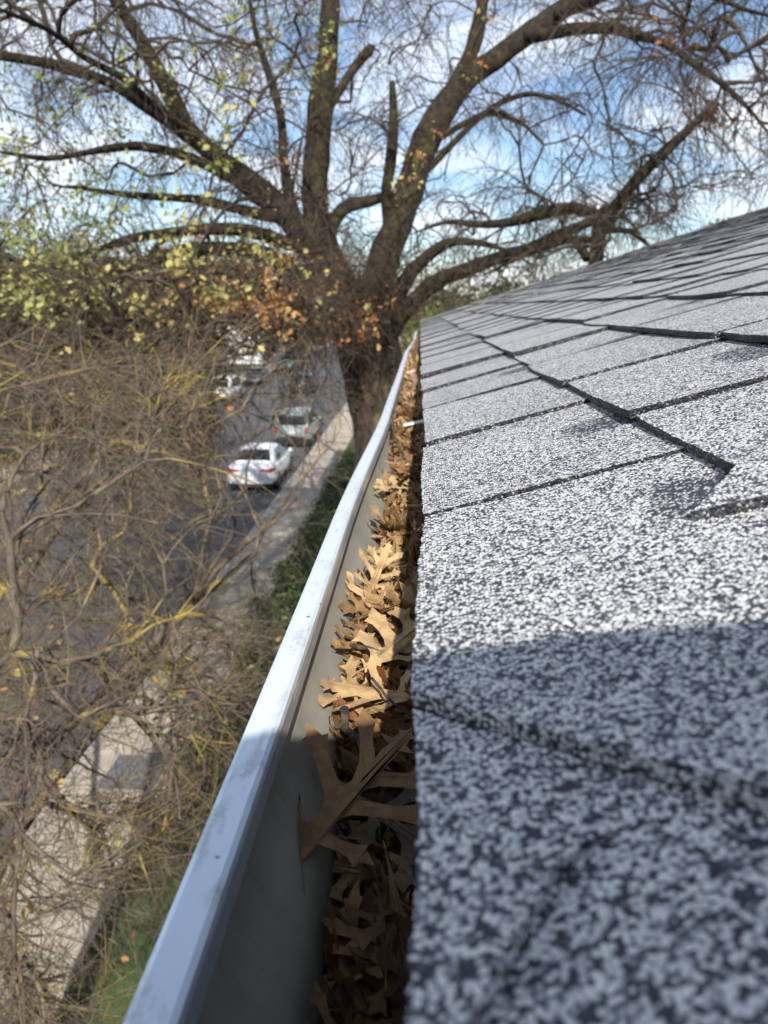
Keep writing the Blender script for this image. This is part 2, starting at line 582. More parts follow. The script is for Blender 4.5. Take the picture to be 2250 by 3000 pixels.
# pavement: slabs with open joints
pave = add_obj('pavement', MB().box(KERB, -3.40, -20, 320, -0.3, -0.004).mesh('pavement'), M['felt'], None, 'structure')
pave['label'] = 'concrete pavement slabs beside the kerb'
slab_me = MB().box(-0.718, 0.718, -0.742, 0.742, -0.05, 0.0).mesh('paving_slab', bevel=0.008)
slab_me.materials.append(M['concrete'])
for i in range(44):
    y = 1.0 + i * 1.5
    o = add_obj('paving_slab', slab_me, None, pave)
    o.location = (-4.126, y, 0.012 + random.uniform(-0.004, 0.006))
sheet('pavement', KERB + 0.004, -3.404, 66.3, 320, 0.012, M['concrete'])
pave2 = sheet('pavement', KERB - ROADW - 2.0, KERB - ROADW - 0.15, -20, 320, 0.012, M['concrete'])
lawn = sheet('lawn', -3.40, 0.4, -20, 60, -0.01, M['lawn'])
far_lawn = sheet('lawn', KERB - ROADW - 40, KERB - ROADW - 2.0, -60, 320, 0.0, M['soil'])

# ------------------------------------------------------------------ the house: walls, roof, shingles, gutter
TP = 0.322
PC, PS = 1 / math.sqrt(1 + TP * TP), TP / math.sqrt(1 + TP * TP)
XE, HE = 0.0085, -0.129                      # shingle edge at the eave, relative to the eye
RY0, RY1 = -4.0, 6.75                        # roof from behind the camera to the far rake
EXPO = 0.146
SLEN = 5.2
E_S, E_N = Vector((PC, 0, PS)), Vector((-PS, 0, PC))
E_O = Vector((XE, 0, ZC + HE))


def roof(Y, s, h=0.0):
    return E_O + Vector((0, Y, 0)) + E_S * s + E_N * h


house = thing('house', 'two storey house with grey shingle roof and leaf filled eave gutter', 'house', (4.9, 1.4, 0))
mb = MB()
wx0, wx1 = 0.46, 9.4
mb.box(wx0, wx1, RY0 + 0.35, RY1 - 0.35, -0.12, ZC - 0.30)
# gable triangles
for yy in (RY0 + 0.35, RY1 - 0.35):
    rz = ZC - 0.301 + (wx1 - wx0) / 2 * TP
    mb.add([(wx0, yy - 0.01, ZC - 0.301), (wx1, yy - 0.01, ZC - 0.301), ((wx0 + wx1) / 2, yy - 0.01, rz - 0.12),
            (wx0, yy + 0.01, ZC - 0.301), (wx1, yy + 0.01, ZC - 0.301), ((wx0 + wx1) / 2, yy + 0.01, rz - 0.12)],
           [(0, 1, 2), (5, 4, 3), (0, 3, 4, 1), (1, 4, 5, 2), (2, 5, 3, 0)])
part('wall', mb.mesh('wall'), M['stucco'], house)
M['glass'] = plain('window_glass', (0.03, 0.04, 0.05), 0.08)
for yy in (-2.0, 1.2, 4.4):
    for zz in (1.0, 3.6):
        f = MB().box(wx0 - 0.05, wx0 - 0.003, yy - 0.65, yy + 0.65, zz, zz + 0.06).box(wx0 - 0.05, wx0 - 0.003, yy - 0.65, yy + 0.65, zz + 1.24, zz + 1.3)
        f.box(wx0 - 0.05, wx0 - 0.003, yy - 0.65, yy - 0.59, zz + 0.06, zz + 1.24).box(wx0 - 0.05, wx0 - 0.003, yy + 0.59, yy + 0.65, zz + 0.06, zz + 1.24)
        wo = part('window', f.mesh('window'), M['wood_paint'], house)
        part('pane', MB().box(wx0 - 0.02, wx0 - 0.004, yy - 0.59, yy + 0.59, zz + 0.06, zz + 1.24).mesh('pane'), M['glass'], wo)
# fascia and soffit behind the gutter
part('fascia', MB().box(0.062, 0.082, RY0, RY1 - 0.02, ZC - 0.33, ZC - 0.118).mesh('fascia'), M['wood_paint'], house)
part('soffit', MB().box(0.083, 0.459, RY0, RY1 - 0.03, ZC - 0.325, ZC - 0.31).mesh('soffit'), M['wood_paint'], house)
mb = MB()
rk = [roof(0, 0.05, -0.014), roof(0, SLEN - 0.3, -0.014), roof(0, SLEN - 0.3, -0.16), roof(0, 0.05, -0.16)]
mb.add([(p.x, RY1 - 0.045, p.z) for p in rk] + [(p.x, RY1 - 0.021, p.z) for p in rk], [(0, 1, 2, 3), (7, 6, 5, 4), (0, 4, 5, 1), (1, 5, 6, 2), (2, 6, 7, 3), (3, 7, 4, 0)])
part('rake_board', mb.mesh('rake_board'), M['wood_paint'], house)

# roof deck (felt under the shingles) with the far slope; shingles are its pieces
mb = MB()
ridge = roof(0, SLEN, -0.004)
prof = [roof(0, 0.028, -0.0035), ridge, Vector((2 * ridge.x - 0.04, 0, ZC + HE)), Vector((2 * ridge.x - 0.04, 0, ZC + HE - 0.012)), roof(0, SLEN, -0.018), roof(0, 0.028, -0.014)]
mb.loft([[(p.x, yy, p.z) for p in prof] for yy in (RY0 + 0.01, RY1 - 0.02)])
roof_o = part('roof', mb.mesh('roof'), M['felt'], house)
roof_o['label'] = 'roof slope of grey and white mineral granule shingles'


def tab_mesh(name, corners, thick, h_butt, h_top, nu, nv, seed, jit, band=None, ragged=0.0, notch=None, lift=0.0):
    """A shingle tab. corners: (Y,s) of butt-near, butt-far, top-far, top-near. Top surface at normal height
    h_butt at the butt edge falling to h_top; the slab is `thick` thick."""
    r = random.Random(seed)
    V, F = [], []
    ph = r.uniform(0, 9)
    (a0, s0), (a1, s1), (a2, s2), (a3, s3) = corners
    def pt(u, v):
        Y = (a0 * (1 - u) + a1 * u) * (1 - v) + (a3 * (1 - u) + a2 * u) * v
        s = (s0 * (1 - u) + s1 * u) * (1 - v) + (s3 * (1 - u) + s2 * u) * v
        return Y, s
    top = []
    for j in range(nv + 1):
        row = []
        for i in range(nu + 1):
            u, v = i / nu, j / nv
            Y, s = pt(u, v)
            if notch:
                s -= notch[1] * max(0.0, 1 - (Y - corners[0][0]) / notch[0]) * (1 - v)
            if j == 0:
                s += r.uniform(-ragged, ragged) + jit * math.sin(ph + u * 5)
            if i in (0, nu):
                Y += r.uniform(-ragged, ragged) + jit * math.sin(ph * 2 + v * 7 + i) * 1.3
            h = h_butt * (1 - v) + h_top * v
            h += lift * (1 - u) ** 2
            h += 0.0011 * mnoise.noise(Vector((Y * 7, s * 7, 3.1)))
            p = roof(Y, s, h)
            row.append(len(V)); V.append(tuple(p))
        top.append(row)
    for j in range(nv):
        for i in range(nu):
            F.append((top[j][i], top[j][i + 1], top[j + 1][i + 1], top[j + 1][i]))
    loop = top[0][:-1] + [top[j][-1] for j in range(nv)] + top[-1][:0:-1] + [top[j][0] for j in range(nv, 0, -1)]
    low = []
    for k in loop:
        p = Vector(V[k]) - E_N * thick
        low.append(len(V)); V.append(tuple(p))
    n = len(loop)
    for k in range(n):
        F.append((loop[(k + 1) % n], loop[k], low[k], low[(k + 1) % n]))
    F.append(tuple(low[::-1]))
    me = bpy.data.meshes.new(name)
    me.from_pydata(V, [], F)
    me.polygons.foreach_set('material_index', [0 if i < nu * nv else 1 for i in range(len(F))])
    if band:
        (bu0, bu1, bv0) = band
        at = me.attributes.new('band', 'FLOAT', 'POINT')
        vals = [0.0] * len(V)
        for j in range(nv + 1):
            for i in range(nu + 1):
                if bu0 <= i / nu <= bu1 and j / nv >= bv0:
                    vals[top[j][i]] = 1.0
        at.data.foreach_set('value', vals)
    me.materials.append(M['granule'])
    me.materials.append(M['edge'])
    return me


def edge_bump(h):
    return h


tabs = []          # (screen area, corners, params)
r_tab = random.Random(5)
# the eave course, with the joints the photograph shows
c0 = [0.426, 0.664, 0.906, 1.108, 1.32, 1.555]
while c0[-1] < RY1 - 0.3:
    c0.append(c0[-1] + r_tab.uniform(0.19, 0.26))
c0[-1] = RY1
c1 = [0.305, 0.53, 0.765]
while c1[-1] < RY1 - 0.3:
    c1.append(c1[-1] + r_tab.uniform(0.17, 0.27))
c1[-1] = RY1
courses = []
ncourse = int(SLEN / EXPO)
for k in range(ncourse):
    if k == 0:
        br = c0
    elif k == 1:
        br = c1
    else:
        br = [0.02 + r_tab.uniform(0, 0.2)]
        while br[-1] < RY1 - 0.3:
            br.append(br[-1] + r_tab.uniform(0.15, 0.29))
        br[-1] = RY1
    back = [br[0]]
    if k > 0:
        while back[-1] > RY0 + 0.3:
            back.append(back[-1] - r_tab.uniform(0.2, 0.3))
        back[-1] = RY0
        br = back[::-1][:-1] + br
    for a, b in zip(br[:-1], br[1:]):
        gap = r_tab.uniform(0.0016, 0.0025)
        raise_ = r_tab.choice([-0.0028, -0.0015, 0, 0.0015, 0.003])
        shift = r_tab.choice([0, 0, 0, -0.004, 0.005]) if k > 0 else r_tab.uniform(-0.0015, 0.0015)
        lean = r_tab.uniform(-0.006, 0.006)
        s0 = k * EXPO + shift
        top = (k + 1) * EXPO + 0.03
        corners = [(a + gap, s0), (b - gap, s0), (b - gap + lean, top), (a + gap + lean, top)]
        band = None
        if r_tab.random() < 0.55:
            u0 = r_tab.uniform(-0.2, 0.75)
            band = (u0, u0 + r_tab.uniform(0.18, 0.36), r_tab.uniform(0.55, 0.7))
        P = [proj(roof(*c)) for c in corners]
        area = 0
        if all(P):
            xs = [min(1659, max(0, p[0])) for p in P]; ys = [min(2212, max(0, p[1])) for p in P]
            area = abs(sum(xs[i] * ys[(i + 1) % 4] - xs[(i + 1) % 4] * ys[i] for i in range(4))) / 2
        elif a < 0.6 and b > 0.1 and k < 4:
            area = 1e6
        tabs.append([area, k, corners, raise_, band])
# the foreground pieces: laminated laps cut on the slant
def YX(Y, X):
    return (Y, (X - XE) / PC)


tabs.append([2e6, 0, [YX(0.2155, 0.0025), YX(0.4235, XE), (0.4235, EXPO + 0.03), YX(0.035, 0.18)], 0.006, (0.66, 0.86, 0.6)])
tabs.append([2e6, 0, [YX(0.085, 0.0045), YX(0.211, 0.0045), YX(0.125, 0.086), YX(0.163, 0.049)], 0.0022, None])
tabs.append([2e6, -1, [YX(-0.35, 0.0045), YX(0.25, 0.0060), YX(0.02, 0.21), YX(-0.35, 0.21)], -0.0015, None])
# behind the camera the eave course goes on
yb = -0.352
while yb > RY0 + 0.3:
    w = r_tab.uniform(0.2, 0.28)
    tabs.append([0, 0, [(yb - w, 0), (yb - 0.003, 0), (yb - 0.003, EXPO + 0.03), (yb - w, EXPO + 0.03)], 0.0, None])
    yb -= w
tabs.sort(key=lambda t: -t[0])
loose_V, loose_F, loose_B, loose_M = [], [], [], []
for i, (area, k, corners, raise_, band) in enumerate(tabs):
    near = area > 9e3
    notch = None
    nu, nv, rag = (44, 9, 0.0006) if near else ((10, 3, 0.0004) if area > 600 else (3, 2, 0.0))
    if k == 1 and abs(corners[0][0] - 0.305) < 0.02:      # the lifted flap beside the shade edge
        corners = [YX(0.309, 0.150), YX(0.528, 0.150), corners[2], corners[3]]
        raise_ = 0.0015
        notch = (0.045, 0.036)
    hb = 0.0112 + raise_
    ht = 0.0042 + max(0, raise_) * 0.5
    th = 0.0062 if k >= 0 else 0.004
    if k == -1:
        hb, ht = 0.0085, 0.0045
    if k == 0 and raise_ == 0.006:
        hb, ht, th = 0.0135, 0.0055, 0.006
    me = tab_mesh('shingle', corners, th, hb, ht, nu, nv, 100 + i, 0.0009, band, rag, notch, 0.0034 if k == 0 else 0.0024 + 0.0016 * math.sin(i * 7.3))
    if area >= 2e6:
        me.materials[1] = M['lap_edge']
    if i < 296:
        part('shingle', me, None, roof_o)
    else:
        n = len(loose_V)
        loose_V += [tuple(v.co) for v in me.vertices]
        loose_F += [tuple(j + n for j in p.vertices) for p in me.polygons]
        loose_M += [p.material_index for p in me.polygons]
        if band and 'band' in me.attributes:
            loose_B += [d.value for d in me.attributes['band'].data]
        else:
            loose_B += [0.0] * len(me.vertices)
        bpy.data.meshes.remove(me)
me = bpy.data.meshes.new('distant_shingles')
me.from_pydata(loose_V, [], loose_F)
me.polygons.foreach_set('material_index', loose_M)
me.materials.append(M['granule']); me.materials.append(M['edge'])
me.attributes.new('band', 'FLOAT', 'POINT').data.foreach_set('value', loose_B)
part('distant_shingles', me, None, roof_o, 'stuff')

# ---- gutter
GH = -0.200
G_OUT, G_IN = -0.0845, -0.0672
G_END = 6.68


def gx(y):
    return 0.0 + 0.016 * smooth(0.7, 1.5, y) + 0.004 * smooth(2.4, 3.4, y) + 0.028 * smooth(3.5, 5.0, y) + 0.0012 * math.sin(y * 3.1)


def gz(y):
    return 0.0012 * math.sin(y * 4.3 + 1) - 0.004 * smooth(1, 4, y)


# inside profile of the trough (x, height)
G_WALL = [(G_IN + 0.001, GH - 0.016), (-0.0715, GH - 0.022), (-0.0690, GH - 0.034), (-0.0600, GH - 0.050), (-0.0500, GH - 0.062), (-0.0440, GH - 0.078), (-0.0420, GH - 0.098), (-0.0380, GH - 0.106)]


def wall_x(h):
    pts = G_WALL
    if h >= pts[0][1]:
        return pts[0][0]
    for (x0, h0), (x1, h1) in zip(pts[:-1], pts[1:]):
        if h >= h1:
            t = (h0 - h) / (h0 - h1)
            return x0 + (x1 - x0) * t
    return pts[-1][0]


inner = [(-0.0825, GH - 0.004), (-0.0825, GH - 0.019)] + [(x, h) for x, h in G_WALL[1:]] + [(0.0, GH - 0.107), (0.052, GH - 0.107), (0.0585, GH - 0.102), (0.0585, GH + 0.02)]
outer = [(0.0605, GH + 0.02), (0.0605, GH - 0.110), (-0.0400, GH - 0.110), (-0.0445, GH - 0.099), (-0.0465, GH - 0.079), (-0.0525, GH - 0.064), (-0.0625, GH - 0.052), (-0.0715, GH - 0.036), (-0.0745, GH - 0.022), (-0.0845, GH - 0.0195), (-0.0845, GH - 0.004)]
ys = np.concatenate([np.arange(RY0, 0, 0.2), np.arange(0, G_END, 0.06), [G_END]])
mb = MB()
mb.loft([[(x + gx(y), y, ZC + h + gz(y)) for x, h in inner + outer] for y in ys])
gut = part('gutter', mb.mesh('gutter', True), M['gutter'], house)
gut['label'] = 'metal eave gutter packed with dry oak leaves'
lip_prof = [(G_OUT, GH - 0.0035), (G_OUT + 0.0008, GH - 0.0010), (G_OUT + 0.003, GH), (G_IN - 0.003, GH), (G_IN - 0.0008, GH - 0.0012), (G_IN, GH - 0.004), (G_IN, GH - 0.0165), (G_IN - 0.0014, GH - 0.0165), (G_IN - 0.0014, GH - 0.0045), (G_IN - 0.0045, GH - 0.0022), (G_OUT + 0.003, GH - 0.0022), (G_OUT + 0.0016, GH - 0.0035)]
mb = MB()
mb.loft([[(x + gx(y), y, ZC + h + gz(y)) for x, h in lip_prof] for y in ys])
part('lip', mb.mesh('lip', False), M['lip'], gut)
mb = MB().loft([[(x + gx(G_END), y, ZC + h + gz(G_END)) for x, h in outer + [(0.0605, GH + 0.02)]] for y in (G_END + 0.0005, G_END + 0.0025)])
part('end_cap', mb.mesh('end_cap'), M['gutter'], gut)
M['hanger'] = plain('hanger_strap', (0.62, 0.62, 0.58), 0.45, 0.2)
for yh in (1.34, 2.45, 3.9, 5.4):
    x0, x1, z0 = G_IN + 0.012 + gx(yh), 0.058, ZC + GH + 0.006
    if yh == 1.34:
        x0 = -0.026
    mb = MB().add([(x0, yh - 0.010, z0 - 0.006), (x1, yh - 0.012, z0 + 0.012), (x1, yh + 0.012, z0 + 0.012), (x0, yh + 0.010, z0 - 0.006),
                   (x0, yh - 0.010, z0 - 0.009), (x1, yh - 0.012, z0 + 0.009), (x1, yh + 0.012, z0 + 0.009), (x0, yh + 0.010, z0 - 0.009)],
                  [(0, 1, 2, 3), (7, 6, 5, 4), (0, 4, 5, 1), (1, 5, 6, 2), (2, 6, 7, 3), (3, 7, 4, 0)])
    mb.box(x1 - 0.003, x1, yh - 0.012, yh + 0.012, z0 - 0.02, z0 + 0.0089)
    part('hanger', mb.mesh('hanger', bevel=0.0008), M['hanger'], gut)

# ------------------------------------------------------------------ oak leaves lying in the gutter
def pile(y):
    """Height of the litter under the eye height, along the gutter."""
    pts = [(-4, -0.285), (-0.2, -0.285), (0.10, -0.283), (0.24, -0.272), (0.33, -0.262), (0.40, -0.248), (0.47, -0.238), (0.56, -0.236), (0.66, -0.240), (0.73, -0.258), (0.80, -0.258), (0.88, -0.246), (0.98, -0.250), (1.08, -0.240), (1.2, -0.252), (1.32, -0.228), (1.5, -0.218), (2.0, -0.215), (3, -0.212), (4.5, -0.210), (5.2, -0.202), (6.7, -0.19)]
    for (a, ha), (b, hb) in zip(pts[:-1], pts[1:]):
        if y <= b:
            t = (y - a) / (b - a)
            return ha + (hb - ha) * t * t * (3 - 2 * t)
    return pts[-1][1]


def oak_outline(r, lobes=3, depth=0.8, width=0.40):
    """One side of a pin or scarlet oak leaf: list of (t along midrib, offset), base to tip, length 1."""
    spine = width * (1 - depth) * 0.62
    out = [(0.0, 0.008), (0.05, 0.016)]
    spec = {2: [(0.30, 0.85, 62), (0.60, 0.80, 50)], 3: [(0.17, 0.62, 72), (0.38, 1.0, 60), (0.62, 0.80, 50)], 4: [(0.13, 0.5, 75), (0.31, 0.95, 64), (0.51, 0.95, 56), (0.70, 0.6, 46)]}[lobes]
    for i, (t, l, phi) in enumerate(spec):
        t += r.uniform(-0.02, 0.02)
        phi = math.radians(phi + r.uniform(-8, 8))
        L = width * 1.12 * l * r.uniform(0.85, 1.15)
        dx, dy = math.cos(phi), math.sin(phi)
        k = width / 0.4 * (1.25 - 0.55 * (depth - 0.7) / 0.2) * (0.75 + 0.35 * l)
        def q(f, w):
            return (t + dx * L * f + dy * w * k, dy * L * f - dx * w * k)
        b0 = spine / max(dy, 0.3) / L
        out += [(t - 0.075, spine * 0.9), q(b0 + 0.06, -0.040), q(0.50, 0.034 * -1), q(0.66, -0.046), q(0.78, -0.088 * r.uniform(0.7, 1.1)), q(0.82, -0.040), q(0.86, -0.036), q(1.0, r.uniform(-0.02, 0.02)),
                q(0.86, 0.030), q(0.80, 0.040), q(0.80, 0.090 * r.uniform(0.7, 1.1)), q(0.66, 0.048), q(0.50, 0.036), q(b0 + 0.08, 0.046)]
    out += [(0.80, spine * 1.1), (0.835, 0.035), (0.87, 0.10 * width / 0.4), (0.885, 0.05), (0.93, 0.035), (0.955, 0.06), (0.965, 0.025), (1.0, 0.0)]
    return out


def leaf_np(r, length, curl=0.5, fold=0.3, bend=0.5, lobes=3, depth=0.8, width=0.4, twist=0.0, stalk=0.22):
    """Vertices (local, leaf along +x, face up +z) and faces of one oak leaf with midrib and stalk."""
    V, F = [], []
    mid_t = np.linspace(0, 1, 13)
    for side in (1, -1):
        o = oak_outline(r, lobes, depth, width)
        poly = [(t, w * side) for t, w in o] + [(float(t), 0.0) for t in mid_t[::-1]]
        tri = tessellate_polygon([[Vector((a, b, 0)) for a, b in poly]])
        n = len(V)
        V += [(a, b, 0.0) for a, b in poly]
        F += [tuple(n + i for i in (t if side > 0 else t[::-1])) for t in tri]
    # midrib and side veins: slim ridges
    def rib(p, q, w):
        n = len(V)
        d = np.array([q[0] - p[0], q[1] - p[1]]); d /= np.linalg.norm(d) + 1e-9
        nx, ny = -d[1] * w, d[0] * w
        V.extend([(p[0] + nx, p[1] + ny, 0.001), (p[0] - nx, p[1] - ny, 0.001), (p[0], p[1], 0.005),
                  (q[0] + nx * .5, q[1] + ny * .5, 0.001), (q[0] - nx * .5, q[1] - ny * .5, 0.001), (q[0], q[1], 0.004)])
        F.extend([(n, n + 2, n + 5), (n, n + 5, n + 3), (n + 2, n + 1, n + 4), (n + 2, n + 4, n + 5)])
    for a, b in zip(mid_t[:-1], mid_t[1:]):
        rib((a, 0), (b, 0), 0.009)
    for t in np.linspace(0.18, 0.62, lobes):
        for sd in (1, -1):
            rib((t, 0), (t + 0.12, sd * width * 0.36), 0.0045)
    sk = np.linspace(0, -stalk, 4)
    for a, b in zip(sk[:-1], sk[1:]):
        rib((a, 0), (b, 0), 0.011)
    A = np.array(V)
    x, y, z = A[:, 0].copy(), A[:, 1].copy(), A[:, 2].copy()
    # cup along the midrib, bend along the length, ruffle the lobes
    ph = [r.uniform(0, 6.28) for _ in range(4)]
    ruffle = 0.05 * np.sin(x * 9 + ph[0] + np.sign(y) * 1.3) * np.abs(y) / width + 0.03 * np.sin(x * 17 + ph[1]) * np.abs(y) / width
    R = 1.0 / (curl * 3.2 + 1e-3)
    th = y / R
    yy = R * np.sin(th); zz = R * (1 - np.cos(th)) + z + ruffle + fold * np.abs(y) * 0.5
    if abs(bend) > 1e-3:
        Rb = 1.0 / bend
        ph2 = (x - 0.45) / Rb
        xx = 0.45 + (Rb - zz) * np.sin(ph2); z2 = Rb - (Rb - zz) * np.cos(ph2)
    else:
        xx, z2 = x, zz
    if twist:
        a = twist * (x - 0.45)
        yy, z2 = yy * np.cos(a) - z2 * np.sin(a), yy * np.sin(a) + z2 * np.cos(a)
    return np.stack([xx - 0.45, yy, z2], 1) * length, F


def settle(P, y_mid, lift=0.0):
    """Keep a leaf inside the trough: clear of the front wall, the back wall, the bottom and the shingle edge."""
    Q = P.copy()
    for i in range(len(Q)):
        x, y, z = Q[i]
        h = z - ZC
        h = max(h, -0.304)
        zt = h - gz(y)
        lo = wall_x(zt) + gx(y) + 0.002
        if zt > GH - 0.018:
            lo = G_IN + gx(y) + 0.003
        x = max(lo, min(0.056, x))
        if x > XE - 0.006:
            h = min(h, HE + (x - XE) * TP - 0.006)
        Q[i] = (x, y, ZC + h)
    return Q


def rot_from(rx, ry, rz):
    return np.array((Matrix.Rotation(rz, 3, 'Z') @ Matrix.Rotation(ry, 3, 'Y') @ Matrix.Rotation(rx, 3, 'X')))


def leaf_mesh(name, P, F):
    me = bpy.data.meshes.new(name)
    me.from_pydata([tuple(p) for p in P], [], F)
    for p in me.polygons:
        p.use_smooth = True
    return me


GROUP = 'dry oak leaves heaped in the gutter'
rl = random.Random(21)


OWN = []


def own_leaf(center, length, rx, ry, rz, label, tone, **kw):
    P, F = leaf_np(rl, length, **kw)
    P = P @ rot_from(rx, ry, rz).T + np.array(center)
    P = settle(P, center[1])
    OWN.append((P, P.mean(0)))
    me = leaf_mesh('oak_leaf', P, F)
    o = add_obj('oak_leaf', me, M['leaf'])
    c = Vector(P.mean(0)); o.location = c
    me.transform(Matrix.Translation(-c))
    me.attributes.new('tone', 'FLOAT', 'POINT').data.foreach_set('value', [tone] * len(me.vertices))
    return tag(o, label, 'leaf')


def lp(x, y, h):
    p = at_z(x, y, ZC + h)
    return (p.x, p.y, p.z)


# leaves that stand out (pixel in the 1659 x 2212 picture, height under the eye)
own_leaf(lp(745, 1722, -0.243), 0.100, 0.22, -0.28, math.radians(50), 'large deeply lobed brown oak leaf lying whole in the shaded gutter', 0.40, curl=0.03, fold=0.0, bend=0.12, lobes=3, depth=0.86, width=0.48)
own_leaf(lp(868, 1388, -0.228), 0.088, 0.12, -0.1, math.radians(58), 'broad pale tan oak leaf half sunlit and half shaded by the shingle edge', 0.74, curl=0.15, fold=0.1, bend=0.3, lobes=3, depth=0.74, width=0.46)
own_leaf(lp(800, 1500, -0.238), 0.076, -0.25, 0.15, math.radians(150), 'sunlit tan oak leaf with round holes between its lobes at the shade edge', 0.68, curl=0.25, fold=0.2, bend=0.4, lobes=3, depth=0.78, width=0.42)
own_leaf(lp(815, 1240, -0.236), 0.066, 0.35, -0.45, math.radians(75), 'pale curled oak leaf standing up against the gutter wall', 0.78, curl=0.5, fold=0.3, bend=0.9, lobes=3, depth=0.8, width=0.42)
own_leaf(lp(885, 1005, -0.228), 0.080, 0.1, -0.1, math.radians(200), 'bleached star shaped oak leaf on top of the heap near the hanger strap', 0.80, curl=0.2, fold=0.1, bend=0.3, lobes=2, depth=0.88, width=0.5)
own_leaf(lp(885, 1530, -0.242), 0.075, 0.6, 0.3, math.radians(120), 'reddish brown folded oak leaf beside the shaded shingle edge', 1.00, curl=0.8, fold=0.5, bend=0.8)
own_leaf(lp(905, 1820, -0.272), 0.10, 0.15, 0.2, math.radians(-35), 'slim greyish oak leaf on its long stalk under the shingle edge', 0.90, curl=0.2, bend=0.2, depth=0.86)

n_ind = 283
cands = []
for i in range(2500):
    u = rl.random()
    y = 0.06 + 6.5 * u ** 2.1
    top = pile(y)
    w = rl.uniform(0, 1)
    layer = rl.random() ** 0.75
    L = rl.uniform(0.040, 0.074)
    if y > 1.6:
        L = rl.uniform(0.06, 0.095)
    xl = wall_x(top - gz(y)) + gx(y) + 0.30 * L
    x = xl + (0.052 - xl) * w
    z = top - 0.034 * (1 - layer) - 0.004 + (rl.uniform(0.004, 0.018) if layer > 0.88 else 0)
    z += -0.008 * abs(2 * w - 1) ** 2
    flat = rl.random() < 0.45
    rx, ry = (rl.gauss(0, 0.40), rl.gauss(0, 0.35)) if flat else (rl.gauss(0, 1.0), rl.gauss(0, 0.6))
    curl = abs(rl.gauss(0.25, 0.2)) if flat else abs(rl.gauss(0.9, 0.6))
    bend = rl.gauss(0.3, 0.4) if flat else rl.gauss(0.6, 1.0)
    lobes = rl.choice([2, 3, 3, 4])
    P, F = leaf_np(rl, L, curl=curl, fold=rl.uniform(0, 0.6), bend=bend, lobes=lobes,
                   depth=rl.uniform(0.76, 0.90), width=rl.uniform(0.38, 0.52), twist=rl.gauss(0, 0.5), stalk=rl.uniform(0.05, 0.35))
    P = P @ rot_from(rx, ry, rl.uniform(0, 6.28)).T + np.array((x, y, ZC + z))
    P = settle(P, y)
    for Q, qc in OWN:
        if abs(y - qc[1]) < 0.055 and abs(x - qc[0]) < 0.05:
            over = P[:, 2].max() - (qc[2] - 0.002)
            if over > 0:
                P[:, 2] -= over
    P = settle(P, y)
    # buried: gap shade put into the tone besides rot; top: bleached or foxy
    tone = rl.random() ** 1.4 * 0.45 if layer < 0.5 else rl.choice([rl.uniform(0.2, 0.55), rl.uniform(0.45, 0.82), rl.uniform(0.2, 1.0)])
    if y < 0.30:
        tone *= 0.5            # shade of the near end painted into the tone, partly wet rot
    look = ('small ' if L < 0.058 else 'long ' if L > 0.076 else '') + ('tightly curled ' if curl > 1.1 else 'curled ' if curl > 0.5 else 'nearly flat ')
    look += 'darkest brown' if tone < 0.18 else 'dark brown' if tone < 0.34 else 'mid brown' if tone < 0.5 else 'tan' if tone < 0.66 else 'pale straw coloured' if tone < 0.83 else 'greyish' if tone < 0.95 else 'reddish'
    place = 'in the shaded stretch of gutter' if y < 0.37 else 'on the heap at the shade edge' if y < 0.66 else 'in the hollow short of the hanger strap' if y < 1.0 else 'beside the first hanger strap' if y < 1.5 else 'in the packed run past the first hanger strap'
    lab = f'{look} oak leaf with {("two", "three", "four")[lobes - 2]} lobe pairs {place}'
    if len(lab.split()) > 16:
        lab = f'{look} {("two", "three", "four")[lobes - 2]} paired oak leaf {place}'
    if len(lab.split()) > 16:
        lab = f'{look} oak leaf {place}'
    cands.append((layer / (0.25 + y), y, P, F, tone, lab))
cands.sort(key=lambda c: -c[0])
lV, lF, lT = [], [], []
for i, (_, y, P, F, tone, lab) in enumerate(cands):
    if i < n_ind:
        me = leaf_mesh('oak_leaf', P, F)
        c = Vector(P.mean(0))
        me.transform(Matrix.Translation(-c))
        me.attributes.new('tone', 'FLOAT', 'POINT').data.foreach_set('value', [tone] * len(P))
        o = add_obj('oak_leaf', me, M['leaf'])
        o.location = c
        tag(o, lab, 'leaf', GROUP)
    else:
        n = len(lV)
        lV += [tuple(p) for p in P]
        lF += [tuple(k + n for k in f) for f in F]
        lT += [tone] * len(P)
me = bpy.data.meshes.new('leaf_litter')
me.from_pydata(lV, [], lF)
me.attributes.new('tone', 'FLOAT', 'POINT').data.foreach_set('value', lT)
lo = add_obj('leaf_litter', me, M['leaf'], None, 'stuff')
tag(lo, 'packed dry brown oak leaves filling the length of the gutter', 'leaves')
# rotted mulch under the leaves
ys = np.arange(-0.6, 6.6, 0.02); nx = 9
V = []
for y in ys:
    top = pile(y) - 0.026
    for j in range(nx):
        w = j / (nx - 1)
        xl = wall_x(top) + gx(y) + 0.0015
        V.append((xl + (0.0575 - xl) * w, y, ZC + max(-0.3055, top + 0.007 * mnoise.noise(Vector((w * 4, y * 30, 0))))))
F = [(a * nx + b, a * nx + b + 1, (a + 1) * nx + b + 1, (a + 1) * nx + b) for a in range(len(ys) - 1) for b in range(nx - 1)]
mu = add_obj('mulch', np_mesh('mulch', V, np.array(F)), M['mulch'], None, 'stuff')
tag(mu, 'dark rotted leaf mulch on the gutter floor', 'mulch')


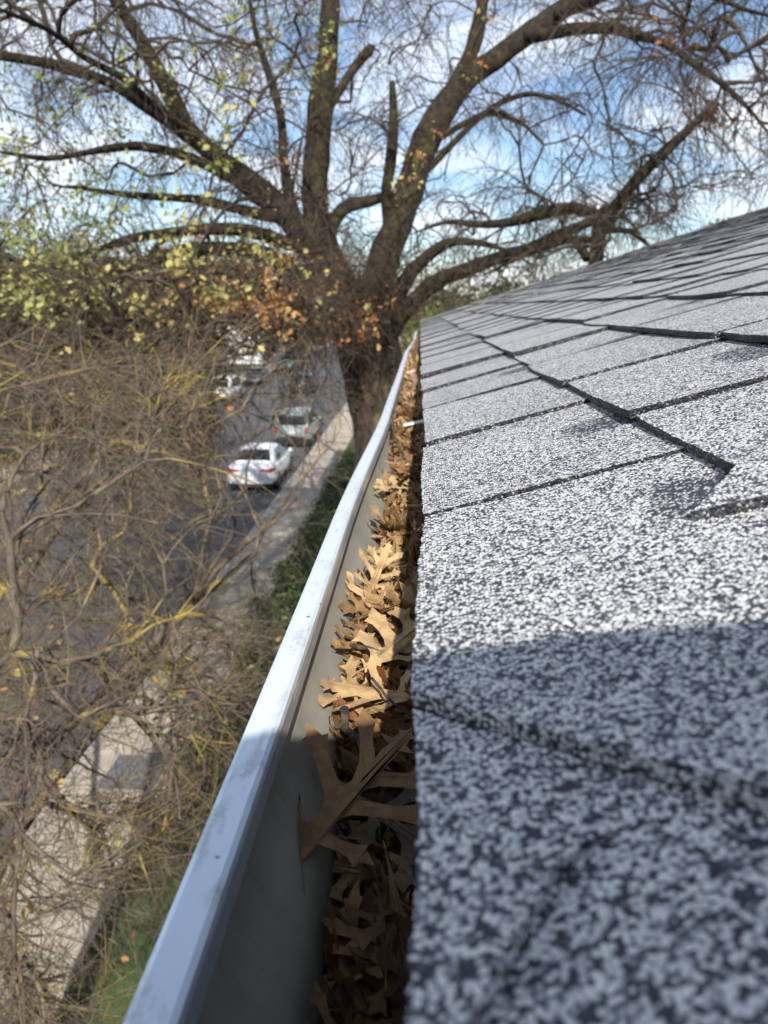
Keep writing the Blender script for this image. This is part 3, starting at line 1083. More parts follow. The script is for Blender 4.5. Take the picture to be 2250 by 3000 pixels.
def stick(name, pts, r0, r1, mat, label, jit=0.003):
    rs = random.Random(len(pts) * 31 + int(pts[0][0] * 999))
    C = catmull([np.array(p) for p in pts], 0.006)
    rad = [(r0 + (r1 - r0) * i / (len(C) - 1)) * rs.uniform(0.75, 1.25) for i in range(len(C))]
    C = C + np.array([[rs.gauss(0, jit * 0.3) for _ in range(3)] for _ in C])
    mb = MB().tube(C, rad, 7)
    me = mb.mesh(name, True)
    c = Vector(C.mean(0)); me.transform(Matrix.Translation(-c))
    o = add_obj(name, me, mat); o.location = c
    return tag(o, label, 'twig')


M['stick'] = noisy('dead_twig_bark', (0.02, 0.014, 0.01), (0.10, 0.07, 0.05), 220, 0.95, 1.0, 0.002)
stick('fallen_twig', [lp(741, 1530, -0.236), lp(752, 1580, -0.240), lp(800, 1618, -0.243), lp(842, 1638, -0.246)], 0.0030, 0.0018, M['stick'], 'short dark crooked twig lying across the leaf heap at the shade edge')
stick('fallen_twig', [lp(846, 884, -0.203), lp(852, 940, -0.205), lp(878, 1000, -0.215)], 0.0022, 0.0014, M['stick'], 'thin bowed twig leaning from the leaf heap onto the gutter wall')
stick('fallen_twig', [lp(800, 1462, -0.222), lp(850, 1515, -0.226), lp(905, 1560, -0.236)], 0.0011, 0.0007, M['stick'], 'fine straight twig lying on the sunlit leaves')
stick('fallen_twig', [lp(760, 1392, -0.228), lp(850, 1415, -0.230)], 0.002, 0.0012, M['stick'], 'little brown twig stuck among the pale leaves')

# ------------------------------------------------------------------ trees
class Wood:
    """Branch skeleton: traced limbs plus boughs that grow to given target points, then twigs."""
    def __init__(self, seed):
        self.r = np.random.default_rng(seed)
        self.pos, self.par, self.rad, self.dir = [], [], [], []
        self.limbs = []          # (points, radii) explicit
        self.paths = []          # node index lists of grown boughs

    def limb(self, pts, rads, step=0.3, wob=0.02):
        A = catmull([np.array([*p, q]) for p, q in zip(pts, rads)], step)
        n = len(A)
        w = self.r.normal(0, 1, (n, 3)); w = (w + np.roll(w, 1, 0) + np.roll(w, -1, 0)) / 3
        w[0] = 0
        A[:, :3] += w * wob * 1.2
        A[:, 3] *= 1 + 0.07 * self.r.normal(0, 1, n)
        self.limbs.append((A[:, :3].copy(), np.maximum(A[:, 3], 0.004)))
        T = np.gradient(A[:, :3], axis=0); T /= np.linalg.norm(T, axis=1, keepdims=True)
        prev = -1
        for i in range(n):
            self.pos.append(A[i, :3]); self.rad.append(float(A[i, 3])); self.dir.append(T[i]); self.par.append(-2)
            prev = len(self.pos) - 1

    def grow(self, targets, step=0.28, batches=14, tip=0.006, sag=0.10, expo=0.44, maxr=0.05):
        targets = np.asarray(targets)
        P0 = np.array(self.pos)
        kd = kdtree.KDTree(len(P0))
        for i, p in enumerate(P0):
            kd.insert(p, i)
        kd.balance()
        d = np.array([kd.find(t)[2] for t in targets])
        order = np.argsort(d)
        tips = []
        for chunk in np.array_split(order, batches):
            kd = kdtree.KDTree(len(self.pos))
            for i, p in enumerate(self.pos):
                kd.insert(p, i)
            kd.balance()
            for ti in chunk:
                t = targets[ti]
                best, bd = None, 1e9
                for co, i, dist in kd.find_n(t, 8):
                    v = t - self.pos[i]
                    c = float(np.dot(v, self.dir[i])) / (dist + 1e-6)
                    cost = dist * (1.35 - 0.45 * c)
                    if cost < bd:
                        best, bd = i, cost
                p = self.pos[best]
                D = np.linalg.norm(t - p)
                if D < 0.12:
                    continue
                n = max(2, int(D / step) + 1)
                c1 = p + self.dir[best] * D * 0.28 + self.r.normal(0, 0.05, 3) * D
                c2 = t + np.array([0, 0, sag * D * 2.2]) + (p - t) * 0.28 + self.r.normal(0, 0.06, 3) * D
                ts = np.linspace(0, 1, n + 1)[1:, None]
                Q = (1 - ts) ** 3 * p + 3 * (1 - ts) ** 2 * ts * c1 + 3 * (1 - ts) * ts ** 2 * c2 + ts ** 3 * t
                Q += self.r.normal(0, 0.012, Q.shape) * min(1, D)
                path = [best]
                prev = best
                allp = np.vstack([p[None], Q])
                T = np.gradient(allp, axis=0); T /= np.linalg.norm(T, axis=1, keepdims=True) + 1e-9
                for k in range(n):
                    self.pos.append(Q[k]); self.dir.append(T[k + 1]); self.rad.append(0.0); self.par.append(prev)
                    prev = len(self.pos) - 1
                    path.append(prev)
                self.paths.append(path)
                tips.append(prev)
        # pipe model for the grown boughs
        cnt = np.zeros(len(self.pos))
        cnt[tips] += 1
        for i in range(len(self.pos) - 1, -1, -1):
            if self.par[i] >= 0:
                cnt[self.par[i]] += cnt[i]
        for i in range(len(self.pos)):
            if self.par[i] != -2:
                self.rad[i] = min(maxr, tip * max(1, cnt[i]) ** expo)

    def bough_mesh(self, name, sides=5):
        polys, rads = [], []
        for path in self.paths:
            p = np.array([self.pos[i] for i in path])
            r = np.array([self.rad[i] for i in path])
            r[0] = min(r[0], r[1] * 1.25)
            r[-1] *= 0.6
            polys.append(p); rads.append(r)
        V, F = tube_np(polys, rads, sides)
        return np_mesh(name, V, F)

    def twig_arrays(self, per_m, length, rad, droop, sub=2, thin=0.035, pts=5, spread=0.8, sub_len=0.5):
        """Fine twigs along every bough node (and thin limb ends)."""
        P = np.array(self.pos); D = np.array(self.dir); R = np.array(self.rad); par = np.array(self.par)
        idx = np.where((R < thin))[0]
        k = self.r.poisson(per_m * 0.28, len(idx))
        src = np.repeat(idx, k)
        n = len(src)
        base = P[src] + D[src] * self.r.uniform(-0.14, 0.14, (n, 1))
        def shoots(base, axis, L, r0, droop, spread):
            n = len(base)
            v = self.r.normal(0, 1, (n, 3)); v /= np.linalg.norm(v, axis=1, keepdims=True)
            d = axis * (1 - spread * 0.6) + v * spread
            d[:, 2] -= droop * 0.5
            d /= np.linalg.norm(d, axis=1, keepdims=True)
            out = np.zeros((n, pts, 3)); out[:, 0] = base
            seg = (L / (pts - 1))[:, None]
            cur = d.copy()
            for j in range(1, pts):
                out[:, j] = out[:, j - 1] + cur * seg
                cur = cur + self.r.normal(0, 0.15, (n, 3)); cur[:, 2] -= droop * 0.35
                cur /= np.linalg.norm(cur, axis=1, keepdims=True)
            rr = r0[:, None] * np.linspace(1, 0.45, pts)[None, :]
            return out, rr
        L = length * self.r.uniform(0.45, 1.25, n)
        A, RA = shoots(base, D[src], L, rad * self.r.uniform(0.75, 1.25, n), droop, spread)
        out, rr = [A], [RA]
        if sub:
            j = self.r.integers(1, pts, (n * sub,))
            ii = np.repeat(np.arange(n), sub)
            b2 = A[ii, j]
            ax = A[ii, j] - A[ii, j - 1]; ax /= np.linalg.norm(ax, axis=1, keepdims=True)
            B, RB = shoots(b2, ax, L[ii] * sub_len * self.r.uniform(0.5, 1.2, len(ii)), RA[ii, j] * 0.8, droop, spread * 0.8)
            out.append(B); rr.append(RB)
        return np.concatenate(out), np.concatenate(rr)


def twig_mesh(name, A, R, sides=3):
    V, F = tube_np(list(A), list(R), sides)
    return np_mesh(name, V, F)


def simple_leaf():
    """A small lobed leaf of few faces, along +x, unit length."""
    V = [(0, 0, 0), (0.25, 0.10, 0.02), (0.22, 0.30, 0.06), (0.42, 0.16, 0.03), (0.48, 0.42, 0.08), (0.66, 0.14, 0.02), (0.80, 0.26, 0.0), (1, 0, -0.05)]
    V = V + [(a, -b, c) for a, b, c in V[1:7]]
    F = [(0, 1, 7), (1, 3, 7), (3, 5, 7), (1, 2, 3), (3, 4, 5), (5, 6, 7), (0, 7, 8), (8, 7, 10), (10, 7, 12), (8, 10, 9), (10, 12, 11), (12, 7, 13)]
    return np.array(V, float), np.array(F)


def leaf_cloud(name, pos, size, tone, mat, parent, r, flat=0.5, kind='stuff', base=None):
    Vl, Fl = base if base is not None else simple_leaf()
    n = len(pos)
    a = r.uniform(0, 2 * np.pi, n); ez = r.normal(0, flat, n) - 0.4; ro = r.normal(0, 0.8, n)
    X = np.stack([np.cos(a) * np.cos(ez), np.sin(a) * np.cos(ez), np.sin(ez)], 1)
    up = np.stack([-np.cos(a) * np.sin(ez), -np.sin(a) * np.sin(ez), np.cos(ez)], 1)
    Yv = np.cross(up, X)
    Y2 = Yv * np.cos(ro)[:, None] + up * np.sin(ro)[:, None]
    Z2 = np.cross(X, Y2)
    V = pos[:, None] + size[:, None, None] * (Vl[None, :, 0:1] * X[:, None] + Vl[None, :, 1:2] * Y2[:, None] + Vl[None, :, 2:3] * Z2[:, None])
    F = (Fl[None] + (np.arange(n) * len(Vl))[:, None, None]).reshape(-1, Fl.shape[1])
    me = np_mesh(name, V.reshape(-1, 3), F, False)
    me.attributes.new('tone', 'FLOAT', 'POINT').data.foreach_set('value', np.repeat(tone, len(Vl)).astype(np.float32))
    return part(name, me, mat, parent, kind)


def wpx(w, p):
    """A width in picture pixels at a point -> radius in metres."""
    v = Vector(p) - CAMP
    return 0.5 * w / FPX * v.dot(FWD)


def trace(lst):
    lst = lst[:-1] + [(*lst[-1][:3], lst[-1][3] * 0.45)]
    pts = [at_y(x, y, Y) for x, y, Y, w in lst]
    return [tuple(p) for p in pts], [wpx(w, p) for p, (_, _, _, w) in zip(pts, lst)]


def bark_tube(name, pts, rads, sides=14, amp=0.08, seed=0, step=0.25):
    A = catmull([np.array([*p, q]) for p, q in zip(pts, rads)], step)
    V, F = tube_np([A[:, :3]], [A[:, 3]], sides, caps=True)
    ctr = np.repeat(A[:, :3], sides, axis=0)
    rad = np.repeat(A[:, 3], sides)
    out = V.copy()
    for i in range(len(V)):
        d = V[i] - ctr[i]
        k = mnoise.noise(Vector((V[i] * (0.8 / max(0.12, rad[i])) * 0.5).tolist()) + Vector((seed, 0, 0))) * amp + mnoise.noise(Vector((V[i] * 5).tolist())) * amp * 0.4
        out[i] = ctr[i] + d * (1 + k)
    return np_mesh(name, out, F)


# ---- the big oak
base = at_y(866, 1290, 17.0)
oak = thing('oak_tree', 'massive bare old oak with spreading mossy limbs beyond the roof end', 'tree', (base.x, 17.0, -0.02))
tr = [(872, 1320, 17, 215), (860, 1240, 17, 175), (838, 1000, 17, 142), (808, 820, 17, 135), (788, 710, 17, 138), (775, 650, 17, 128), (765, 610, 17, 90)]
p, q = trace(tr)
p[0] = (p[0][0], p[0][1], -0.3)
part('trunk', bark_tube('trunk', p, q, 20, 0.13, 3), M['bark'], oak)
L_OAK = [
    [(752, 690, 17, 70), (700, 575, 16.6, 72), (610, 450, 16, 60), (540, 395, 15.5, 50), (440, 310, 15, 42), (390, 240, 14.5, 38), (340, 140, 14, 34), (270, 40, 13.5, 30), (225, -40, 13, 26), (150, -160, 12, 16)],
    [(560, 410, 15.6, 36), (400, 290, 14.5, 30), (280, 205, 13.5, 26), (150, 155, 12.5, 22), (0, 120, 11.5, 20), (-160, 105, 10.5, 12)],
    [(770, 690, 17, 80), (708, 565, 17, 66), (682, 420, 17, 58), (690, 260, 17, 52), (708, 110, 17, 46), (716, 0, 17, 42), (725, -170, 17, 30)],
    [(700, 600, 16.8, 34), (655, 500, 16.5, 28), (620, 400, 16, 24), (605, 240, 15.5, 20), (560, 100, 15, 16), (540, -40, 14.5, 10)],
    [(790, 690, 17, 86), (832, 560, 17.2, 74), (870, 450, 17.5, 68), (915, 320, 17.8, 64), (965, 225, 18, 56), (1050, 140, 18.2, 46), (1130, 80, 18.4, 42), (1230, 10, 18.6, 34), (1330, -80, 19, 22)],
    [(925, 310, 17.8, 38), (978, 190, 18.3, 36), (1020, 100, 18.6, 34), (1040, 20, 19, 32), (1055, -100, 19.3, 22)],
    [(830, 730, 16.6, 60), (880, 665, 16.2, 46), (940, 612, 15.8, 36), (1040, 575, 15, 30), (1150, 535, 14.3, 27), (1250, 490, 13.6, 24), (1310, 462, 13.2, 18), (1350, 440, 12.9, 8)],
    [(830, 690, 16.8, 50), (880, 600, 16.5, 34), (935, 545, 16.2, 24), (1000, 520, 15.8, 15), (1080, 540, 15.3, 9), (1170, 590, 14.8, 3)],
    [(740, 670, 16.6, 56), (610, 565, 15, 36), (450, 540, 13.5, 30), (330, 560, 12, 26), (200, 590, 11, 18), (60, 640, 10, 10)],
    [(660, 540, 16.2, 34), (520, 500, 15, 26), (380, 503, 14, 22), (250, 528, 13, 16), (120, 560, 12, 9)],
    [(610, 470, 15.8, 30), (520, 455, 15, 25), (400, 430, 14, 18), (280, 420, 13, 14), (120, 400, 12, 8)],
    [(530, 400, 15.3, 28), (430, 345, 14.5, 24), (310, 315, 13.5, 20), (230, 320, 12.5, 17), (100, 340, 11.5, 12), (-60, 330, 10.5, 7)],
    [(700, 520, 17, 32), (740, 452, 17.2, 28), (800, 432, 17.5, 26), (862, 412, 17.8, 20)],
    [(842, 560, 17.3, 22), (836, 430, 17.4, 22), (842, 320, 17.4, 24), (850, 220, 17.4, 20), (842, 140, 17.4, 12)],
    [(700, 250, 17, 22), (735, 190, 17.2, 18), (775, 130, 17.4, 18), (800, 108, 17.4, 24), (812, 112, 17.4, 14)],
    [(895, 395, 17.7, 18), (950, 340, 17.7, 15), (1030, 265, 17.5, 14), (1100, 212, 17, 12), (1180, 205, 16.5, 10), (1290, 270, 16, 7)],
    [(920, 320, 17.8, 14), (1020, 255, 17.6, 12), (1100, 245, 17.2, 10), (1200, 340, 16.8, 6)],
    [(1130, 80, 18.4, 30), (1280, 60, 17, 24), (1420, 90, 15.5, 18), (1560, 180, 14, 12), (1690, 330, 13, 7)],
    [(1200, 35, 18.5, 24), (1350, -20, 16, 20), (1500, -20, 14, 14), (1680, 40, 12, 9)],
    [(700, 690, 16.5, 40), (560, 690, 13, 34), (380, 680, 10, 28), (200, 720, 8.5, 20), (20, 800, 7.2, 12), (-120, 880, 6.2, 8)],
    [(420, 300, 14.7, 20), (330, 220, 13, 18), (200, 130, 11, 16), (80, 60, 9.5, 12), (-80, -10, 8, 8)],
]
oakw = Wood(5)
for i, l in enumerate(L_OAK):
    p, q = trace(l)
    oakw.limb(p, q, 0.3, 0.03)
    A, R = oakw.limbs[-1]
    part('limb', bark_tube('limb', A[::2] if len(A) > 6 else A, R[::2] if len(A) > 6 else R, 10, 0.17, i * 3.7, 0.22), M['limb'], oak)
ro = np.random.default_rng(3)
tg = []
def roof_line(x):
    return 690 - (x - 918) * 0.345 if x > 918 else 720
while len(tg) < 2500:
    x, y = ro.uniform(-180, 1800), ro.uniform(-260, 690)
    if x > 905 and y > roof_line(x) - 15:
        continue
    if x > 700:
        Y = ro.uniform(13, 21) if x < 1200 else ro.uniform(9.5, 19)
        if x < 1150 and y > 420 and ro.random() < 0.5:
            continue
        if 880 < x < 1300 and 280 < y < 470 and ro.random() < 0.55:
            continue
    else:
        Y = ro.uniform(8.5, 20)
        if x < 420 and 120 < y < 480 and ro.random() < 0.40:
            continue
    tg.append(tuple(at_y(x, y, Y)))
for _ in range(2600):          # the low drooping skirt of the crown over the street
    x, y = ro.uniform(-150, 720), ro.uniform(560, 980)
    Y = ro.uniform(7.5, 19)
    p_ = at_y(x, y, Y)
    if p_.z < 2.8 or (465 < x < 765 and y > 770 and ro.random() < 0.82):
        continue
    tg.append(tuple(p_))
for _ in range(480):          # tangle round the fork
    x, y = ro.normal(760, 75), ro.normal(620, 55)
    if x > 900 and y > roof_line(x) - 10:
        continue
    tg.append(tuple(at_y(x, y, ro.uniform(14.2, 16.6))))
oakw.grow(tg, step=0.32, batches=16, tip=0.0075, sag=0.10, expo=0.42, maxr=0.055)
part('bough', oakw.bough_mesh('bough', 5), M['twig'], oak, 'stuff')
A, R = oakw.twig_arrays(5.0, 0.72, 0.0055, 0.68, sub=2, thin=0.055, pts=5)
def thin_out(A, R, r, keep):
    """Fewer twigs in the gap through which the parked cars are seen."""
    m = A[:, A.shape[1] // 2] - np.array(CAMP)
    d = m @ np.array(FWD); x = 829.5 + (m @ np.array(RIGHT)) / d * FPX; y = 1106 - (m @ np.array(UPV)) / d * FPX
    k = ~((x > 470) & (x < 760) & (y > 770) & (y < 1340)) | (r.random(len(A)) < keep)
    return A[k], R[k]


A, R = thin_out(A, R, ro, 0.6)
B, RB = oakw.twig_arrays(2.2, 0.42, 0.0050, 0.12, sub=1, thin=0.30, pts=5, spread=1.0)
part('twigs', twig_mesh('twigs', np.concatenate([A, B]), np.concatenate([R, RB])), M['twig'], oak, 'stuff')

# leaves still hanging: pale green and yellow on the left, tan and orange lower down
ends = A[:, -1]
V3 = ends - np.array(CAMP)
dep = V3 @ np.array(FWD); px_ = 829.5 + (V3 @ np.array(RIGHT)) / dep * FPX; py_ = 1106 - (V3 @ np.array(UPV)) / dep * FPX


def blob(cx, cy, sx, sy):
    return np.exp(-(((px_ - cx) / sx) ** 2 + ((py_ - cy) / sy) ** 2))


dens = 0.50 * blob(230, 330, 260, 170) + 0.75 * blob(60, 560, 170, 110) + 0.95 * blob(440, 610, 170, 70) + 0.55 * blob(560, 640, 80, 60) + 0.25 * blob(600, 90, 140, 90) + 0.35 * blob(780, 690, 40, 25)
dens += 0.5 * blob(840, 140, 35, 22) + 0.6 * blob(1020, 150, 20, 18) + 0.6 * blob(905, 345, 25, 35) + 0.006
dens *= (dep < 15.5) * 0.55 + (dep >= 15.5) * 0.25
pick = ro.random(len(ends)) < dens * 0.40
lpz = np.repeat(ends[pick], 14, axis=0) + ro.normal(0, 0.10, (pick.sum() * 14, 3))
gx_ = np.repeat(px_[pick], 14); gy_ = np.repeat(py_[pick], 14)
tone = np.clip(0.30 + 0.0009 * (gx_ - 250) * (gx_ > 0) + 0.0007 * (gy_ - 380) + np.repeat(ro.normal(0, 0.15, pick.sum()), 14) + ro.normal(0, 0.08, len(gx_)), 0, 1)
leaf_cloud('leaves', lpz, ro.uniform(0.055, 0.105, len(lpz)), tone, M['tree_leaf'], oak, ro)

# ---- the bare tree right of it, behind the roof
t2 = at_y(1290, 560, 12.0)
tree2 = thing('bare_tree', 'bare tree with an upright trunk and a sawn off slanting limb behind the roof', 'tree', (t2.x, 12.0, -0.02))
p, q = trace([(1284, 900, 12, 40), (1286, 600, 12, 34), (1292, 520, 12, 32), (1300, 468, 12, 32), (1312, 440, 12, 26)])
p = [(p[0][0], 12.0, -0.3)] + p
q = [0.2] + q
part('trunk', bark_tube('trunk', p, q, 12, 0.08, 9), M['bark'], tree2)
w2 = Wood(9)
for i, l in enumerate([
    [(1296, 490, 12, 26), (1345, 425, 11.8, 30), (1400, 368, 11.6, 27), (1470, 300, 11.4, 23), (1535, 240, 11.2, 20)],
    [(1298, 470, 12, 28), (1240, 452, 12.3, 28), (1170, 462, 12.6, 26), (1100, 480, 13, 22), (1030, 482, 13.4, 15), (960, 480, 13.8, 9), (890, 505, 14.2, 4)],
    [(1288, 520, 12, 18), (1230, 520, 12.5, 16), (1120, 560, 13, 12), (1040, 600, 13.5, 7)],
    [(1310, 500, 12, 14), (1360, 500, 12.2, 11), (1420, 545, 12.4, 7)],
    [(1270, 560, 12.1, 20), (1240, 520, 12.3, 16), (1190, 500, 12.6, 10)],
]):
    p, q = trace(l)
    w2.limb(p, q, 0.25, 0.02)
    A, R = w2.limbs[-1]
    part('limb', bark_tube('limb', A[::2], R[::2], 9, 0.09, i * 2.1 + 40, 0.2), M['limb'], tree2)
# tuft of dead leaves caught at the cut end
tg = []
while len(tg) < 330:
    x, y = ro.uniform(930, 1500), ro.uniform(400, 690)
    if y > roof_line(x) - 5:
        continue
    tg.append(tuple(at_y(x, y, ro.uniform(10.8, 14.5))))
for _ in range(40):
    x, y = ro.uniform(1400, 1659), ro.uniform(180, 420)
    tg.append(tuple(at_y(x, y, ro.uniform(10, 12.5))))
w2.grow(tg, step=0.3, batches=8, tip=0.006, sag=0.12, maxr=0.04)
part('bough', w2.bough_mesh('bough', 5), M['twig'], tree2, 'stuff')
A, R = w2.twig_arrays(4.0, 0.6, 0.0048, 0.55, sub=2, thin=0.05)
part('twigs', twig_mesh('twigs', A, R), M['twig'], tree2, 'stuff')
c = np.array(at_y(1535, 245, 11.2))
pos = c + ro.normal(0, 0.12, (150, 3))
leaf_cloud('leaf_tuft', pos, ro.uniform(0.05, 0.10, 150), ro.uniform(0.9, 1.0, 150), tree_leaf_material('dead_tuft_leaf', [(0, (0.10, 0.05, 0.03)), (1, (0.16, 0.08, 0.05))]), tree2, ro)

# ---- the lichen covered tree below the eave, its crown beside the gutter
small = thing('lichen_tree', 'bare tree with yellow lichen on its tangled branches below the gutter', 'tree', (-3.0, 3.6, -0.02))
part('trunk', bark_tube('trunk', [(-3.0, 3.6, -0.3), (-2.98, 3.62, 0.9), (-3.05, 3.7, 1.9), (-3.0, 3.8, 2.7), (-2.95, 3.95, 3.4)], [0.19, 0.15, 0.135, 0.125, 0.11], 12, 0.1, 17), M['bark'], small)
w3 = Wood(21)
L3 = [
    [(-3.0, 3.75, 2.5), (-2.5, 4.3, 3.3), (-2.0, 5.0, 4.0), (-1.5, 5.9, 4.6), (-1.1, 6.8, 4.9)],
    [(-3.0, 3.75, 2.6), (-3.2, 4.6, 3.6), (-3.2, 5.8, 4.6), (-2.9, 7.2, 5.3), (-2.6, 8.4, 5.7)],
    [(-2.97, 3.85, 2.9), (-2.4, 3.7, 3.7), (-1.8, 3.7, 4.4), (-1.2, 4.0, 4.9), (-0.8, 4.4, 5.2)],
    [(-2.97, 3.9, 3.1), (-3.3, 4.3, 4.3), (-3.5, 5.0, 5.3), (-3.6, 6.0, 6.0), (-3.5, 7.2, 6.4)],
    [(-3.0, 3.8, 2.8), (-3.0, 3.2, 3.7), (-2.6, 2.8, 4.4), (-2.1, 2.6, 4.9), (-1.6, 2.7, 5.2)],
    [(-3.0, 3.7, 2.4), (-3.9, 4.6, 3.3), (-4.9, 6.0, 4.4), (-5.6, 7.6, 5.1), (-6.0, 9.2, 5.5)],
    [(-2.9, 3.95, 3.3), (-2.7, 4.3, 4.3), (-2.4, 4.7, 5.1), (-2.0, 5.2, 5.6)],
]
for i, pl in enumerate(L3):
    n = len(pl)
    w3.limb(pl, [0.055 * (1 - 0.82 * k / (n - 1)) for k in range(n)], 0.2, 0.035)
    A, R = w3.limbs[-1]
    part('limb', bark_tube('limb', A[::2], R[::2], 8, 0.09, i * 5.1 + 70, 0.15), M['lichen_twig'], small)
tg = []
r3 = np.random.default_rng(14)
while len(tg) < 1900:
    x, y = r3.uniform(-120, 760), r3.uniform(760, 2350)
    lipx = 250 + (2212 - y) * 0.4355
    if x > lipx - 5:
        continue
    d = r3.uniform(3.0, 9.5)
    if y > 1400:
        d = r3.uniform(2.6, 5.6)
    dr = ray(x, y)
    p_ = CAMP + dr * d
    # leave the openings the photograph has: the parked cars, the pavement and the paved patch
    if 470 < x < 760 and 780 < y < 1330 and r3.random() < 0.86:
        continue
    if 180 < x < 360 and 1470 < y < 1710 and r3.random() < 0.85:
        continue
    if 40 < x < 220 and 1660 < y < 2070 and r3.random() < 0.7:
        continue
    if x > 110 and y > 1960 and r3.random() < 0.8:
        continue
    if 0 < x < 480 and 1130 < y < 1330 and r3.random() < 0.35:
        continue
    if p_.z < 1.9 or p_.x > -0.35 or p_.y < 1.0:
        continue
    tg.append(tuple(p_))
w3.grow(tg, step=0.2, batches=14, tip=0.0034, sag=0.05, expo=0.45, maxr=0.035)
part('bough', w3.bough_mesh('bough', 6), M['lichen_twig'], small, 'stuff')
A, R = w3.twig_arrays(7.5, 0.36, 0.0023, 0.10, sub=2, thin=0.03, pts=5, spread=0.85)
A, R = thin_out(A, R, r3, 0.6)
keep = (A[:, :, 0].max(1) < -0.16)
part('twigs', twig_mesh('twigs', A[keep], R[keep]), M['lichen_twig'], small, 'stuff')
ends = A[keep][:, -1]
pk = r3.random(len(ends)) < 0.012
pos = ends[pk]
leaf_cloud('leaves', pos, r3.uniform(0.03, 0.06, len(pos)), r3.uniform(0.45, 1.0, len(pos)), M['tree_leaf'], small, r3)

# ------------------------------------------------------------------ parked cars
M['tyre'] = plain('tyre_rubber', (0.018, 0.018, 0.018), 0.85)
M['rim'] = plain('alloy_rim', (0.45, 0.45, 0.46), 0.3, 0.8)
M['car_glass'] = plain('car_glass', (0.012, 0.015, 0.02), 0.05)
M['tail_lamp'] = plain('tail_lamp_red', (0.42, 0.012, 0.018), 0.15)
M['plate'] = plain('number_plate', (0.72, 0.72, 0.70), 0.35)
M['black_trim'] = plain('black_plastic', (0.02, 0.02, 0.022), 0.6)
M['head_lamp'] = plain('head_lamp_clear', (0.6, 0.62, 0.65), 0.1)
PAINT = {}


def paint(name, col, metallic=0.0):
    if name not in PAINT:
        PAINT[name] = plain(name, col, 0.32, metallic, 1.0, var=0.03)
    return PAINT[name]


